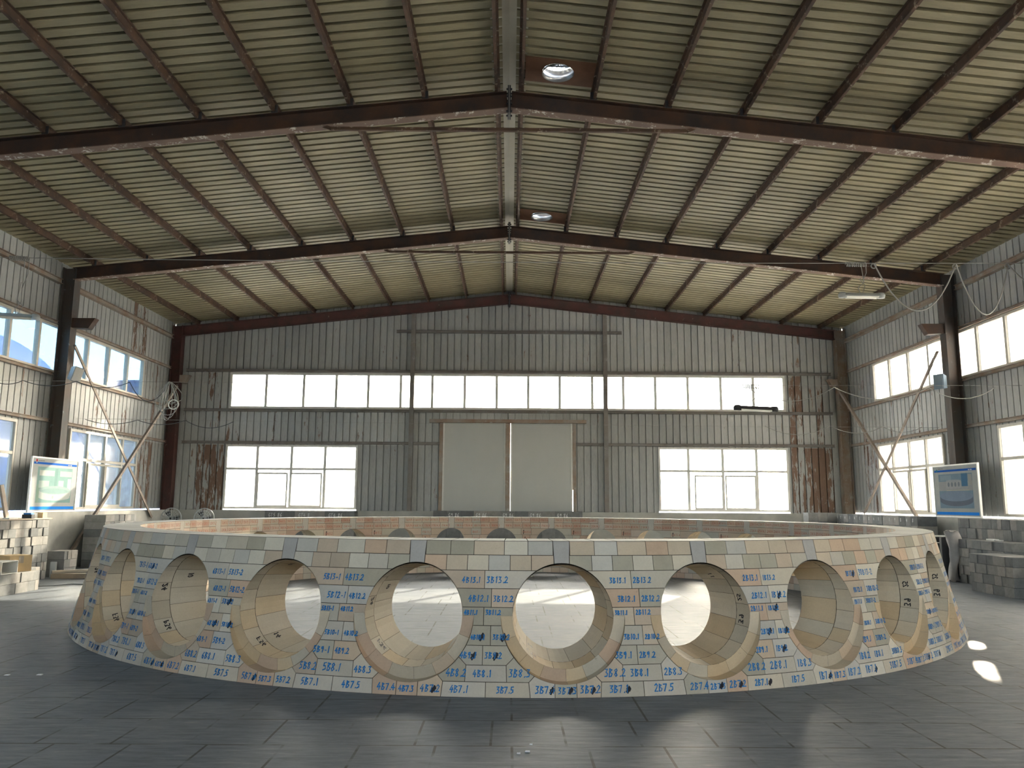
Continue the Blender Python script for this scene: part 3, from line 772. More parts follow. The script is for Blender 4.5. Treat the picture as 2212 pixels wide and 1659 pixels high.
# handwriting strokes
GL = {'0': [[(.1, .5), (.15, .9), (.4, 1), (.55, .7), (.5, .2), (.3, 0), (.12, .2), (.1, .5)]], '1': [[(.25, .85), (.35, 1), (.3, 0)]], '2': [[(.08, .8), (.3, 1), (.5, .8), (.4, .5), (.05, .02), (.58, .05)]],
      '3': [[(.1, .95), (.5, .95), (.25, .58), (.5, .4), (.45, .1), (.1, .02)]], '4': [[(.4, 1), (.05, .35), (.6, .4)], [(.45, .65), (.38, 0)]], '5': [[(.55, .98), (.2, .95), (.15, .55), (.45, .55), (.5, .2), (.1, 0)]],
      '6': [[(.45, 1), (.12, .5), (.15, .1), (.4, .02), (.5, .3), (.3, .45), (.12, .3)]], '7': [[(.05, .92), (.55, .96), (.25, 0)]], '8': [[(.3, .52), (.1, .8), (.35, 1), (.5, .8), (.1, .25), (.3, 0), (.5, .2), (.3, .52)]],
      '9': [[(.5, .7), (.2, .55), (.15, .85), (.45, .95), (.5, .7), (.4, 0)]], 'B': [[(.15, 1), (.1, 0)], [(.1, .95), (.5, .85), (.15, .55), (.55, .35), (.4, .05), (.08, .02)]], '.': [[(.2, .0), (.3, .1)]], '-': [[(.1, .35), (.4, .38)]],
      'A': [[(.05, 0), (.3, 1), (.55, 0)], [(.15, .4), (.5, .4)]], 'P': [[(.12, 1), (.1, 0)], [(.1, .95), (.5, .85), (.45, .55), (.12, .5)]], 'F': [[(.55, .98), (.12, .95), (.1, 0)], [(.1, .5), (.45, .52)]],
      'G': [[(.55, .85), (.3, 1), (.08, .5), (.3, 0), (.55, .2), (.55, .45), (.35, .45)]], 'T': [[(.02, .96), (.6, .98)], [(.3, .96), (.28, 0)]], ' ': [],
      '#': [[(.0, .2), (.5, .9), (.1, .1), (.6, .8), (.2, 0), (.7, .6), (.1, .6), (.6, .3)]], 's': [[(.0, .3), (.2, .7), (.3, .2), (.5, .6), (.6, .2), (.8, .5)]]}
def write(mb, text, fn, x0, z0, h, mat, wd=0.007, rnd=random, flip=1):
    """fn(x, z) -> 3D point on the surface"""
    x = x0
    sl = rnd.uniform(0.05, 0.25)
    for ch in text:
        w = {'1': .56, '.': .34, '-': .5, ' ': .5, 's': .9}.get(ch, .68)*h
        for st in GL.get(ch, []):
            P = [(x+(a*0.9+sl*b*0.5+rnd.uniform(-.03, .03))*h, z0+(b+rnd.uniform(-.03, .03))*h) for a, b in st]
            for (a, b), (c, d) in zip(P, P[1:]):
                l = sqrt((c-a)**2+(d-b)**2) or 1e-6; ex, ez = (c-a)/l, (d-b)/l; q = wd/2*rnd.uniform(.8, 1.25); e = q*0.7
                nx, nz = -ez*q, ex*q
                mb.face([fn(a-ex*e-nx, b-ez*e-nz), fn(c+ex*e-nx, d+ez*e-nz), fn(c+ex*e+nx, d+ez*e+nz), fn(a-ex*e+nx, b-ez*e+nz)], mat)
        x += w*rnd.uniform(.92, 1.08)
    return x
ow = MB(); iw = MB(); rim = MB()
rc = random.Random(11)
for n in range(1, 31):
    ph = R(PHI0 + 12*(3-n))
    prev = (n-2) % 30 + 1                       # sector to the right
    shown = cos(ph) > 0.25
    V, T, B = backing_o
    for t in T: ow.face([omap(ph, *V[i], -0.007) for i in t], 'joint')
    for row, kind, poly, (V, T, B) in outer_geo:
        if kind in ('R', 'L') and row <= 3 or row == 1 and kind in '234': col = rc.choice(CREAM+TAN*2)
        elif row == 1 or kind == 'C': col = rc.choice(CREAM[:3]+[(0.61, 0.58, 0.50)])
        elif kind == 'key': col = (0.44, 0.425, 0.40)
        else: col = rc.choice(CREAM+TAN[:1])
        q = rc.uniform(.92, 1.06); col = tuple(x*q for x in col); o_ = rc.uniform(-.0012, .0012)
        for t in T: ow.face([omap(ph, *V[i], o_) for i in t], 'ring_brick', col)
        for a, b in B: ow.face([omap(ph, *V[b], o_), omap(ph, *V[a], o_), omap(ph, *V[a], -0.009), omap(ph, *V[b], -0.009)], 'ring_brick', col)
    if shown:
        fn = lambda x, z: omap(ph, x, z, 0.0025)
        def lab(t, deg, z, h=.052):
            write(ow, t, fn, u_(deg), z, h*rc.uniform(.88, 1.1), 'blue_marker', .0075, rc)
        for row in range(3, 8):
            z = Zr[row-1]+(.045 if row > 3 else .05)
            num = row+6
            if row == 5: z = .608
            e = sqrt(max(0, (H1 if row > 4 else H2)**2-(z-HC)**2))/UD
            e = max(e, 3.3)
            sep = '-' if n > 4 else '.'
            t = '%dB%d%s' % (n, num, sep)
            hh = .036 if row in (4, 5) else .045
            lab(t+'1', max(e+.10, jr(row)-1.85), z, hh)
            lab('%dB%d%s2' % (n, num, sep), jr(row)-12+.14, z, hh)
            if row == 4 or rc.random() < .3:
                write(ow, '#', fn, u_(rc.choice((jr(row)-.9, jr(row)-11.2))), z-.01, .06, 'black_marker', .011, rc)
        lab('%dB8.2' % n, 2.95, .15); lab('%dB8.1' % n, 5.0, .15, .055); lab('%dB8.3' % n, -4.3, .15)
        lab('%dB7.1' % n, 3.3, .035); lab('%dB7.5' % n, -5.2, .035); lab('%dB7.4' % n, -2.3, .035); lab('%dB7.3' % n, -.6, .03, .045); lab('%dB7.2' % n, 1.05, .035)
        for deg in (-1.2, .2, 1.9, 4.6): 
            if rc.random() < .6: write(ow, '#', fn, u_(deg), .03, .05, 'black_marker', .011, rc)
    # inner face
    V, T, B = backing_i
    for t in T: iw.face([imap(ph, *V[i], -0.006) for i in t], 'joint')
    far = cos(ph) < 0.2
    for row, kind, poly, (V, T, B) in inner_geo:
        col = rc.choice(PINK+CREAM[:2]) if kind != 'k' else (0.60, 0.55, 0.48)
        q = rc.uniform(.92, 1.08); col = tuple(x*q for x in col)
        for t in T: iw.face([imap(ph, *V[i], 0) for i in t], 'ring_brick', col)
        for a, b in B: iw.face([imap(ph, *V[a], 0), imap(ph, *V[b], 0), imap(ph, *V[b], -0.008), imap(ph, *V[a], -0.008)], 'ring_brick', col)
        if far and row >= 6 and kind != 'k':
            xs = [p_[0] for p_ in toin(poly)]; x0_, x1_ = min(xs), max(xs)
            if row <= 7: x0_, x1_ = (max(x0_, .37), x1_) if x1_ > 0 else (x0_, min(x1_, -.37))
            if x1_-x0_ > .12:
                # letters run left to right as seen from inside: x grows to the right there is reversed
                fn2 = lambda x, z: imap(ph, -x, z, 0.002)
                write(iw, '%dA%d.%d' % (n, row+6, rc.randint(1, 5)), fn2, -x1_+.02, Zr[row-1]+.035, .046, 'red_marker', .0055, rc)
                if row <= 7 and rc.random() < .5: write(iw, '1', fn2, -x1_+.03, Zr[row-1]+.02, .08, 'black_marker', .012, rc)
    # rim
    cuts = [-6+1.26, -4.74+1.96, -2.78+2.08, .7, 2.78, 4.74, 7.26]
    cuts = [-4.74, -2.78, -.7, .7, 2.78, 4.74, 7.26]
    for a, b in zip(cuts, cuts[1:]):
        g_ = .0006; k = 4; hz = rc.uniform(-.001, .001)
        A = [ph+R(a)+g_+(R(b-a)-2*g_)*i/k for i in range(k+1)]
        for s0, s1 in zip(A, A[1:]):
            rim.face([((RT-.001)*sin(s0), -(RT-.001)*cos(s0), ZT+.001+hz), ((RT-.001)*sin(s1), -(RT-.001)*cos(s1), ZT+.001+hz), ((RI+.001)*sin(s1), -(RI+.001)*cos(s1), ZT+.001+hz), ((RI+.001)*sin(s0), -(RI+.001)*cos(s0), ZT+.001+hz)], 'rim_dust')
    A = [ph+R(-6)+R(12)*i/8 for i in range(9)]
    for s0, s1 in zip(A, A[1:]):
        rim.face([(RT*sin(s0), -RT*cos(s0), ZT-.008), (RT*sin(s1), -RT*cos(s1), ZT-.008), (RI*sin(s1), -RI*cos(s1), ZT-.008), (RI*sin(s0), -RI*cos(s0), ZT-.008)], 'joint')
ow.build('outer_brickwork', ring); iw.build('inner_brickwork', ring); rim.build('top_rim', ring)

# port linings: bore bricks, set-back face and counterbore
Rm = 5.70
def P_ax(Rr, r, a):
    b = r*cos(a); z = HC+r*sin(a); aa = sqrt(max(0, Rr*Rr-b*b)); return Vector((b, -aa, z))
def rbore(Rr): return HIN+(H1-HIN)*(Rr-RI)/(Rc-RI)
def rend(a): return Rc if sin(a) < 0 else Rcone(HC+H1*sin(a))
def lining(seed, marks):
    mb = MB(); rn = random.Random(seed)
    def bricks(cuts, R0, R1f, back):
        for a, b in zip(cuts, cuts[1:]+[cuts[0]+2*pi]):
            col = rn.choice(OCH); q = rn.uniform(.9, 1.08); col = tuple(x*q for x in col)
            g_ = .0035; k = max(2, int((b-a)/.13))
            A = [a+g_+(b-a-2*g_)*i/k for i in range(k+1)]
            for s0, s1 in zip(A, A[1:]):
                f0, f1 = R1f(s0), R1f(s1)
                if min(f0, f1) <= R0+.004: continue
                mb.face([P_ax(R0, rbore(R0), s0), P_ax(R0, rbore(R0), s1), P_ax(f1-.0015, rbore(f1), s1), P_ax(f0-.0015, rbore(f0), s0)], 'ring_brick', col)
    off = rn.uniform(0, .3)
    bricks([off+2*pi*i/13+rn.uniform(-.06, .06) for i in range(13)], RI+.001, lambda a: Rm-.002, 0)
    bricks([off+.25+2*pi*i/15+rn.uniform(-.05, .05) for i in range(15)], Rm+.002, rend, 0)
    n = 72
    for i in range(n):       # dark joint backing just behind the bore bricks
        s0, s1 = 2*pi*i/n, 2*pi*(i+1)/n; e = .006
        mb.face([P_ax(RI+.003, rbore(RI)+e, s0), P_ax(RI+.003, rbore(RI)+e, s1), P_ax(rend(s1)-.004, rbore(rend(s1))+e, s1), P_ax(rend(s0)-.004, rbore(rend(s0))+e, s0)], 'joint')
    # set-back face and counterbore (lower half, where the batter stands proud)
    cb = [pi+pi*i/8+(rn.uniform(-.05, .05) if 0 < i < 8 else 0) for i in range(9)]
    for a, b in zip(cb, cb[1:]):
        col = rn.choice(OCH+TAN); k = 6
        g_ = .002; A = [a+g_+(b-a-2*g_)*i/k for i in range(k+1)]
        for s0, s1 in zip(A, A[1:]):
            mb.face([P_ax(Rc, H1, s0), P_ax(Rc, H1, s1), P_ax(Rc, H2+.004, s1), P_ax(Rc, H2+.004, s0)], 'ring_brick', col)
            e0, e1 = max(Rc, Rcone(HC+H2*sin(s0))), max(Rc, Rcone(HC+H2*sin(s1)))
            mb.face([P_ax(Rc, H2, s0), P_ax(Rc, H2, s1), P_ax(e1, H2, s1), P_ax(e0, H2, s0)], 'ring_brick', col)
    for t, ang, Rp, h in marks:
        fn = lambda x, z: P_ax(Rp+z, rbore(Rp+z)-.003, ang+x/.38)
        write(mb, t, fn, 0, 0, h, 'black_marker', .009, rn)
    return mb
LM = [lining(1, [('10', 2.55, 5.5, .05), ('P36', 3.75, 5.74, .05), ('24', 2.85, 5.74, .05), ('s', 1.4, 5.6, .06)]),
      lining(2, [('11', .75, 5.5, .06), ('39', 6.0, 5.74, .06), ('25', .2, 5.74, .05), ('12', 1.5, 5.6, .05)]),
      lining(3, [('14', 3.9, 5.52, .06), ('F36', 3.9, 5.74, .05), ('11', 1.9, 5.5, .05)])]
LO_ = []
for i, m_ in enumerate(LM):
    LO_.append(m_.build('port_lining', ring))
for n in range(1, 31):
    ph = R(PHI0 + 12*(3-n))
    k = (n + 2) % 3
    if sin(ph) > 0.15: k = 1
    elif sin(ph) < -0.15: k = (0, 2)[n % 2]
    if n <= 3: o = LO_[n-1]; o.data = LO_[[1, 1, 2][n-1]].data if n > 3 else o.data
    else:
        o = LO_[k].copy(); C.objects.link(o); o.parent = ring
    o.rotation_euler = (0, 0, ph)

# ------------------------------------------------------------------ loose grey blocks in stacks
def unit_block():
    mb = MB(); mb.box(-.5, .5, -.5, .5, 0, 1, 'grey_block'); return mb
_ub = bpy.data.meshes.new('grey_block')
def block(x0, x1, y0, y1, z0, z1, label, group, rnd=random):
    g = .0025
    mb = MB(); b = .004
    sx, sy, sz = (x1-x0)/2-g, (y1-y0)/2-g, (z1-z0)-g
    P = []
    # chamfered block
    for z, i in ((0, b), (b, 0), (sz-b, 0), (sz, b)):
        P.append([(-sx+i, -sy+i, z), (sx-i, -sy+i, z), (sx-i, sy-i, z), (-sx+i, sy-i, z)])
    for A, B in zip(P, P[1:]):
        for j in range(4): mb.face([A[j], A[(j+1) % 4], B[(j+1) % 4], B[j]], 'grey_block')
    mb.face(P[0][::-1], 'grey_block'); mb.face(P[3], 'grey_block')
    return tag(mb.build('grey_block', loc=((x0+x1)/2, (y0+y1)/2, z0)), label, 'block', group)
def yrows(name, xf, xb, y0, y1, rows, group, widths, seed, top=None, jit=.012):
    """Stack whose face looks along x (xf = face, xb = back); courses along y."""
    rn = random.Random(seed); z = 0; out = []
    for r_, h in enumerate(rows):
        y = y0
        last = r_ == len(rows)-1
        while y < y1-.03:
            w = rn.choice(widths); 
            if y+w > y1-.06: w = y1-y
            f_ = xf+rn.uniform(-jit, jit)
            course = 'top course' if last else ('bottom course' if r_ == 0 else ORD[r_]+' course up')
            out.append(block(min(f_, xb), max(f_, xb), y, y+w, z, z+h, 'grey block in the %s of %s' % (course, name), group+', '+course))
            y += w
        z += h
    return out, z
W1 = [.10, .14, .19, .23, .26]
yrows('the tall stack at the left edge', -8.93, -9.75, 13.55, 15.58, [.165, .165, .16, .165, .165, .16, .155], 'tall stack at the left edge', W1, 3)
yrows('the low pile before the tall left stack', -7.93, -8.85, 11.75, 13.70, [.17, .16], 'low pile at the left edge', [.22, .28, .33, .4], 4)
yrows('the step beside the low left pile', -8.45, -8.88, 13.72, 14.6, [.16, .15], 'step beside the low pile', [.2, .24, .3], 5)
yrows('the small stack under the left brace foot', -8.80, -9.15, 15.98, 16.45, [.17, .165, .165], 'small stack by the left brace', [.12, .16, .22], 6)
yrows('the dark stack under the left cross brace', -9.20, -9.68, 18.25, 19.75, [.17]*6+[.155], 'dark stack under the left brace', [.19, .24, .3], 8)
t0, zt0 = yrows('the tall stack by the right wall', 9.55, 9.84, 14.25, 16.85, [.21]*5+[.195], 'tall stack by the right wall', [.13, .2, .25, .3], 9)
yrows('the middle stack before the right wall', 9.02, 9.53, 14.3, 15.95, [.17]*5, 'middle stack on the right', [.16, .22, .28, .34], 10)
yrows('the low front stack at the right edge', 8.36, 9.0, 13.25, 14.48, [.165]*4, 'low front stack on the right', [.2, .26, .33], 12)
yrows('the dark pile at the right picture edge', 8.55, 9.3, 12.55, 13.2, [.18]*3, 'dark pile at the right edge', [.28, .36, .42], 13)
hb, hz = yrows('the long row along the far right wall', 9.25, 9.70, 17.95, 22.3, [.80, .24, .22], 'long row by the far right wall', [.25, .28, .30], 14)
for o in hb:
    if o.location.z > 1.0:
        mb = MB(); write(mb, random.choice(('9', '6', '8', '1', '4')), lambda x, z: (o.dimensions.x*0-.24, -x, z), -.05, .09, .075, 'white_chalk', .012)
        mb.build('chalk_mark', o)
def xrow(name, x0, n, w, y0, y1, rows, group, texts=None, seed=1):
    z = 0
    for r_, h in enumerate(rows):
        for k in range(n):
            course = 'top course' if r_ == len(rows)-1 else ('bottom course' if r_ == 0 else ORD[r_]+' course up')
            a = x0+k*w
            lb = 'grey block in the %s of %s' % (course, name)
            t = texts and r_ == len(rows)-1 and texts(k)
            if t: lb = 'block chalked %s, %s along %s' % (t, {1:'first',3:'second',5:'third',7:'fourth',9:'fifth'}.get(k, ORD[k]) if 'doors' in name else ORD[k], name)
            o = block(a, a+w, y0, y1, z, z+h, lb, group+', '+course)
            if t:
                o['group'] = group+', chalked blocks'
                mb = MB(); write(mb, t, lambda x, z_: (x, -(y1-y0)/2-.001, z_), -w*.38, h*.3, h*.42, 'white_chalk', .012); mb.build('chalk_mark', o)
        z += h
xrow('the block wall before the doors', -2.12, 11, .385, 22.55, 22.95, [.52, .52, .235], 'blocks before the doors', lambda k: 'G9 86' if k in (1, 3, 5, 7, 9) else None)
xrow('the row under the lower left gable window', -6.98, 3, .86, 22.85, 23.3, [.5, .5, .245], 'long blocks under the left gable window', lambda k: ('GT5 86', 'GT4 8', 'GT4 86')[k])
xrow('the pair at the far right corner', 8.47, 3, .27, 22.4, 22.8, [1.04, .25], 'corner blocks far right', None)

# carton boxes, boards and clutter at the left
def carton(name, loc, sx, sy, sz, rz, label, open_side, mat='cardboard'):
    root = empty(name, loc, label, 'box', 'boxes on the low left pile'); root.rotation_euler = (0, 0, rz)
    mb = MB(); t = .012
    mb.box(-sx/2, sx/2, -sy/2, sy/2, 0, t, mat); mb.box(-sx/2, sx/2, -sy/2, -sy/2+t, t, sz, mat); mb.box(-sx/2, sx/2, sy/2-t, sy/2, t, sz, mat); mb.box(-sx/2, -sx/2+t, -sy/2+t, sy/2-t, t, sz, mat)
    if not open_side: mb.box(sx/2-t, sx/2, -sy/2+t, sy/2-t, t, sz, mat)
    mb.box(-sx/2, sx/2, -sy/2, sy/2, sz, sz+t, mat)
    mb.build('shell', root)
    mb = MB(); mb.box(-sx/2+t, -sx/2+t+.004, -sy/2+t, sy/2-t, t, sz, 'carton_inside'); mb.build('lining', root)
    if not open_side:
        mb = MB(); mb.box(sx/2, sx/2+.003, -.04, .04, sz*.55, sz, 'wood_board'); mb.build('tape_strip', root)
carton('cardboard_box', (-8.15, 12.2, .333), .42, .62, .30, .05, 'tan cardboard box on the low pile at the left photo edge', False)
carton('hollow_block', (-8.1, 12.86, .333), .34, .42, .19, .0, 'pale hollow block with a dark square opening on the low left pile', True, 'rim_dust')
carton('cardboard_box', (-8.2, 13.40, .333), .38, .36, .25, -.5, 'small tan box turned askew at the end of the low left pile', False)
mb = MB(); mb.box(-.40, .42, -1.0, 1.06, 0, .022, 'wood_board')
tag(mb.build('wooden_board', loc=(-9.34, 14.6, 1.140)), 'pale board lying on top of the tall left stack', 'board')
def tool(name, loc, label, cat, f_):
    root = empty(name, loc, label, cat); f_(root)
zz = 1.1635
def hand_tool(root):
    mb = MB(); mb.box(-.09, .09, -.06, .06, 0, .07, 'dark_iron'); mb.build('body', root)
    mb = MB(); mb.box(-.07, .07, -.05, .05, .071, .1, 'tool_blue'); mb.build('cover', root)
    mb = MB(); mb.tube([(.0, .07, .02), (.02, .16, .03), (.0, .22, .08), (-.02, .16, .13), (0, .06, .1)], .008, 'white_plastic'); mb.build('handle', root)
tool('power_tool', (-9.0, 15.0, zz), 'small dark and blue tool standing on the board over the left stack', 'tool', hand_tool)
mb = MB(); mb.box(-.05, .05, -.07, .07, 0, .10, 'cardboard'); tag(mb.build('small_carton', loc=(-9.02, 15.47, zz)), 'small tan carton at the end of the board on the left stack', 'box')
mb = MB(); mb.box(-.06, .06, -.12, .12, 0, .02, 'rim_dust'); tag(mb.build('brick_tile', loc=(-8.98, 14.42, zz)), 'flat pale tile lying on the board of the left stack', 'tile')
mb = MB(); mb.box(-.02, .02, -.05, .05, 0, .62, 'girt_steel'); o = mb.build('leaning_plank', loc=(-9.35, 14.9, zz+.012)); o.rotation_euler = (R(8), R(-10), 0)
tag(o, 'grey plank leaning above the tall left stack beside the poster', 'plank')
mb = MB(); mb.box(-.05, .05, -.03, .03, 0, .30, 'grey_box'); tag(mb.build('upright_slab', loc=(-8.93, 15.85, 0)), 'narrow grey slab standing upright between the two left stacks', 'slab')
mb = MB(); mb.tube([(-8.72, 15.45, .135), (-7.75, 16.0, .145)], .035, 'pvc_pipe', 12); mb.tube([(-8.721, 15.449, .135), (-8.72, 15.45, .135)], .028, 'dark_iron', 12)
tag(mb.build('plastic_pipe'), 'pale pipe lying on timber between left stacks and ring', 'pipe')
mb = MB(); mb.tube([(-8.05, 15.80, .205), (-7.7, 16.1, .225)], .03, 'rusty_plate', 10); tag(mb.build('red_pipe'), 'short rusty red pipe above the pale pipe by the ring', 'pipe')
mb = MB(); mb.box(-.6, .55, -.06, .06, 0, .09, 'wood_board'); o = mb.build('timber_beam', loc=(-8.25, 15.78, 0)); o.rotation_euler = (0, 0, R(12)); tag(o, 'low timber on the floor between left stacks and ring', 'timber')
mb = MB(); mb.tube([(-8.2, 14.15, .008), (-8.0, 14.3, .008), (-7.85, 14.6, .008), (-7.6, 14.55, .008), (-7.35, 14.8, .008), (-7.1, 14.9, .008)], .007, 'cable_dark', 6)
tag(mb.build('floor_cable'), 'thin cable lying on the floor left of the ring', 'cable')

# cloth sack at the end of the right stacks
mb = MB(); rows = 15; n = 14
for i in range(rows+1):
    t = i/rows; z = 1.0-.985*t; w = .13+.03*sin(t*7)-.05*t; cx_ = 9.0+.04*sin(t*5); cy_ = 16.12
    for j in range(n):
        a = 2*pi*j/n; q = 1+.18*sin(3*a+t*9)+.08*sin(5*a-t*14)
        mb.v.append((cx_+w*cos(a)*q, cy_+.10*sin(a)*q, z+.02*sin(4*a)))
for i in range(rows):
    for j in range(n):
        a, b = i*n+j, i*n+(j+1) % n; mb.f.append((a, b, b+n, a+n)); mb.m.append(mb.mi('cloth_grey')); mb.c.append((.5, .5, .5))
mb.f.append(tuple(range(n))); mb.m.append(0); mb.c.append((.5,)*3)
tag(mb.build('cloth_sack', smooth=True), 'crumpled grey cloth sack hanging beside the right stacks', 'sack')
mb = MB(); mb.box(-.12, .2, -.04, .04, 0, .86, 'dark_iron'); mb.box(-.3, .25, -.12, .12, .86, .90, 'white_plastic') if False else None
tag(mb.build('sack_stand', loc=(9.02, 16.40, 0)), 'dark upright stand behind the grey cloth sack', 'stand')
for k, (x, z) in enumerate(((8.95, .62), (8.95, .80))):
    mb = MB(); mb.box(-.25, .3, -.28, .28, 0, .10 if k == 0 else .05, 'dark_iron'); mb.box(-.25, .3, -.28, .28, .10 if k == 0 else .05, .115 if k == 0 else .065, 'rim_dust')
    if k == 0: mb.box(-.2, .25, -.2, .2, -.62, 0, 'dark_iron')
    else: mb.box(-.2, .25, -.2, .2, -.065, 0, 'dark_iron')
    tag(mb.build('slab_pallet', loc=(x+.3, 17.2, z)), ('lower' if k == 0 else 'upper')+' dark slab with pale top just right of the ring', 'slab')
mb = MB(); mb.box(-.05, .05, -.12, .12, 0, .03, 'white_plastic'); mb.box(-.025, .025, -.3, -.12, .0, .02, 'white_plastic')
tag(mb.build('trowel', loc=(9.25, 15.2, .852)), 'white trowel lying on the middle right stack', 'trowel')

# ------------------------------------------------------------------ framed posters
def poster(loc, s, rows_fn, label):
    root = empty('framed_poster', loc, label, 'poster', 'framed posters')
    root.rotation_euler = (0, 0, R(90) if s < 0 else R(-90))      # local +x runs along the wall, -y faces the hall
    W_, H_ = 1.78, 1.16
    mb = MB(); t = .03
    mb.box(-W_/2, W_/2, -.02, .02, 0, t, 'white_plastic'); mb.box(-W_/2, W_/2, -.02, .02, H_-t, H_, 'white_plastic'); mb.box(-W_/2, -W_/2+t, -.02, .02, t, H_-t, 'white_plastic'); mb.box(W_/2-t, W_/2, -.02, .02, t, H_-t, 'white_plastic')
    mb.build('frame', root)
    mb = MB(); mb.box(-W_/2+t, W_/2-t, -.012, .012, t, H_-t, 'poster_print', (.36, .38, .385)); 
    def q(x0, x1, z0, z1, col, d=0): mb.face([(x0*W_, -.0135-d, z0*H_), (x1*W_, -.0135-d, z0*H_), (x1*W_, -.0135-d, z1*H_), (x0*W_, -.0135-d, z1*H_)], 'poster_print', col)
    def ell(cx_, cz_, rx, rz, col, d, a0=0, a1=2*pi):
        P = [((cx_+rx*cos(a0+(a1-a0)*i/40))*W_, -.0135-d, (cz_+rz*sin(a0+(a1-a0)*i/40))*H_) for i in range(41)]; mb.face(P, 'poster_print', col)
    BL = (.02, .11, .42)
    q(-.46, .46, .045, .10, (.02, .22, .72)); q(-.46, .46, .865, .905, BL)
    rows_fn(q, ell)
    wf = lambda d: (lambda x, z: (x, -.0155-d, z))
    write(mb, 'ss ss', wf(0), .30*W_ if s > 0 else .26*W_, .868*H_, .036, 'white_chalk', .008)
    write(mb, 'ssssss', wf(0), -.37*W_, .915*H_, .04, 'cable_dark', .006)
    mb.build('print', root)
    return root
def pl(q, ell):
    ell(-.405, .93, .018, .025, (0.396, 0.053, 0.063), .001); q(-.415, -.395, .88, .91, (0.396, 0.422, 0.449), .001)
    q(-.37, .37, .17, .82, (0.190, 0.306, 0.301), .0005)
    q(-.33, -.02, .66, .76, (0.390, 0.422, 0.402), .001); q(.10, .36, .66, .76, (0.390, 0.422, 0.402), .001); q(-.33, -.12, .44, .57, (0.327, 0.402, 0.390), .001); q(.08, .19, .46, .58, (0.412, 0.443, 0.433), .001); q(.28, .36, .30, .62, (0.422, 0.454, 0.443), .001)
    q(-.01, .05, .44, .80, (0.158, 0.264, 0.258), .001)
    ell(.02, .40, .33, .08, (0.254, 0.349, 0.343), .0013); q(-.31, .35, .26, .40, (0.380, 0.422, 0.417), .0011); ell(.02, .27, .33, .06, (0.380, 0.422, 0.417), .0012); ell(.02, .385, .28, .05, (0.211, 0.306, 0.306), .0015)
    ell(-.02, .27, .02, .03, (0.264, 0.317, 0.317), .0016); q(-.36, -.3, .17, .5, (0.222, 0.327, 0.274), .0009)
def pr(q, ell):
    ell(-.40, .895, .016, .03, (0.026, 0.185, 0.264), .001)
    q(-.37, .37, .17, .82, (0.174, 0.248, 0.317), .0005); q(-.37, .37, .50, .68, (0.290, 0.306, 0.317), .0007); q(-.33, -.08, .70, .80, (0.222, 0.290, 0.349), .0008); q(.14, .27, .58, .82, (0.069, 0.158, 0.274), .0009); q(.28, .36, .60, .80, (0.317, 0.327, 0.317), .0009)
    q(-.20, .13, .56, .69, (0.327, 0.338, 0.354), .001); ell(-.035, .69, .165, .02, (0.290, 0.317, 0.349), .0012); ell(-.035, .56, .165, .02, (0.327, 0.338, 0.354), .0011)
    for k in range(4): ell(-.145+.075*k, .62, .022, .045, (0.179, 0.201, 0.238), .0014)
    q(-.36, .36, .30, .39, (0.126, 0.153, 0.201), .0009); ell(0, .31, .36, .10, (0.126, 0.153, 0.201), .001); ell(0, .40, .36, .10, (0.190, 0.243, 0.327), .0013); q(-.2, .3, .50, .515, (0.396, 0.380, 0.317), .0012)
poster((-9.885, 17.27, 1.252), -1, pl, 'white framed poster with a pale green hall picture, leaning at the left wall')
poster((9.885, 17.42, 1.252), 1, pr, 'white framed poster with a blue disc picture, leaning at the right wall')

# ------------------------------------------------------------------ wires, lamps, boxes
def sag(a, b, d, n=18):
    a, b = Vector(a), Vector(b)
    return [a+(b-a)*(i/n)-Vector((0, 0, d*4*(i/n)*(1-i/n))) for i in range(n+1)]
def wire(name, pts, r, mat, label, cat='cable', grp=None, n=6):
    mb = MB(); mb.tube(pts, r, mat, n); return tag(mb.build(name, smooth=True), label, cat, grp)
wire('catenary_wire', sag((-10.2, 15.0, 6.24), (10.2, 15.0, 6.27), .04), .007, 'cable_grey', 'thin wire spanning the hall high up, in front of the middle frame')
fc = MB()
for a, b, d in (((7.24, 15, 6.23), (8.86, 15, 6.24), .95), ((8.86, 15, 6.24), (9.90, 15, 6.24), 1.02), ((9.9, 15, 6.24), (10.2, 14.2, 5.6), .2)): fc.tube(sag(a, b, d, 24), .014, 'cable_grey', 6)
for x in (7.24, 8.86, 9.9):
    fc.tube([(x+.05*cos(t*.7), 15+.03, 6.20+.05*sin(t*.7)) for t in range(10)], .012, 'cable_grey', 6)
tag(fc.build('festoon_cable', smooth=True), 'thick grey cable hanging in loops from the high wire at the right', 'cable')
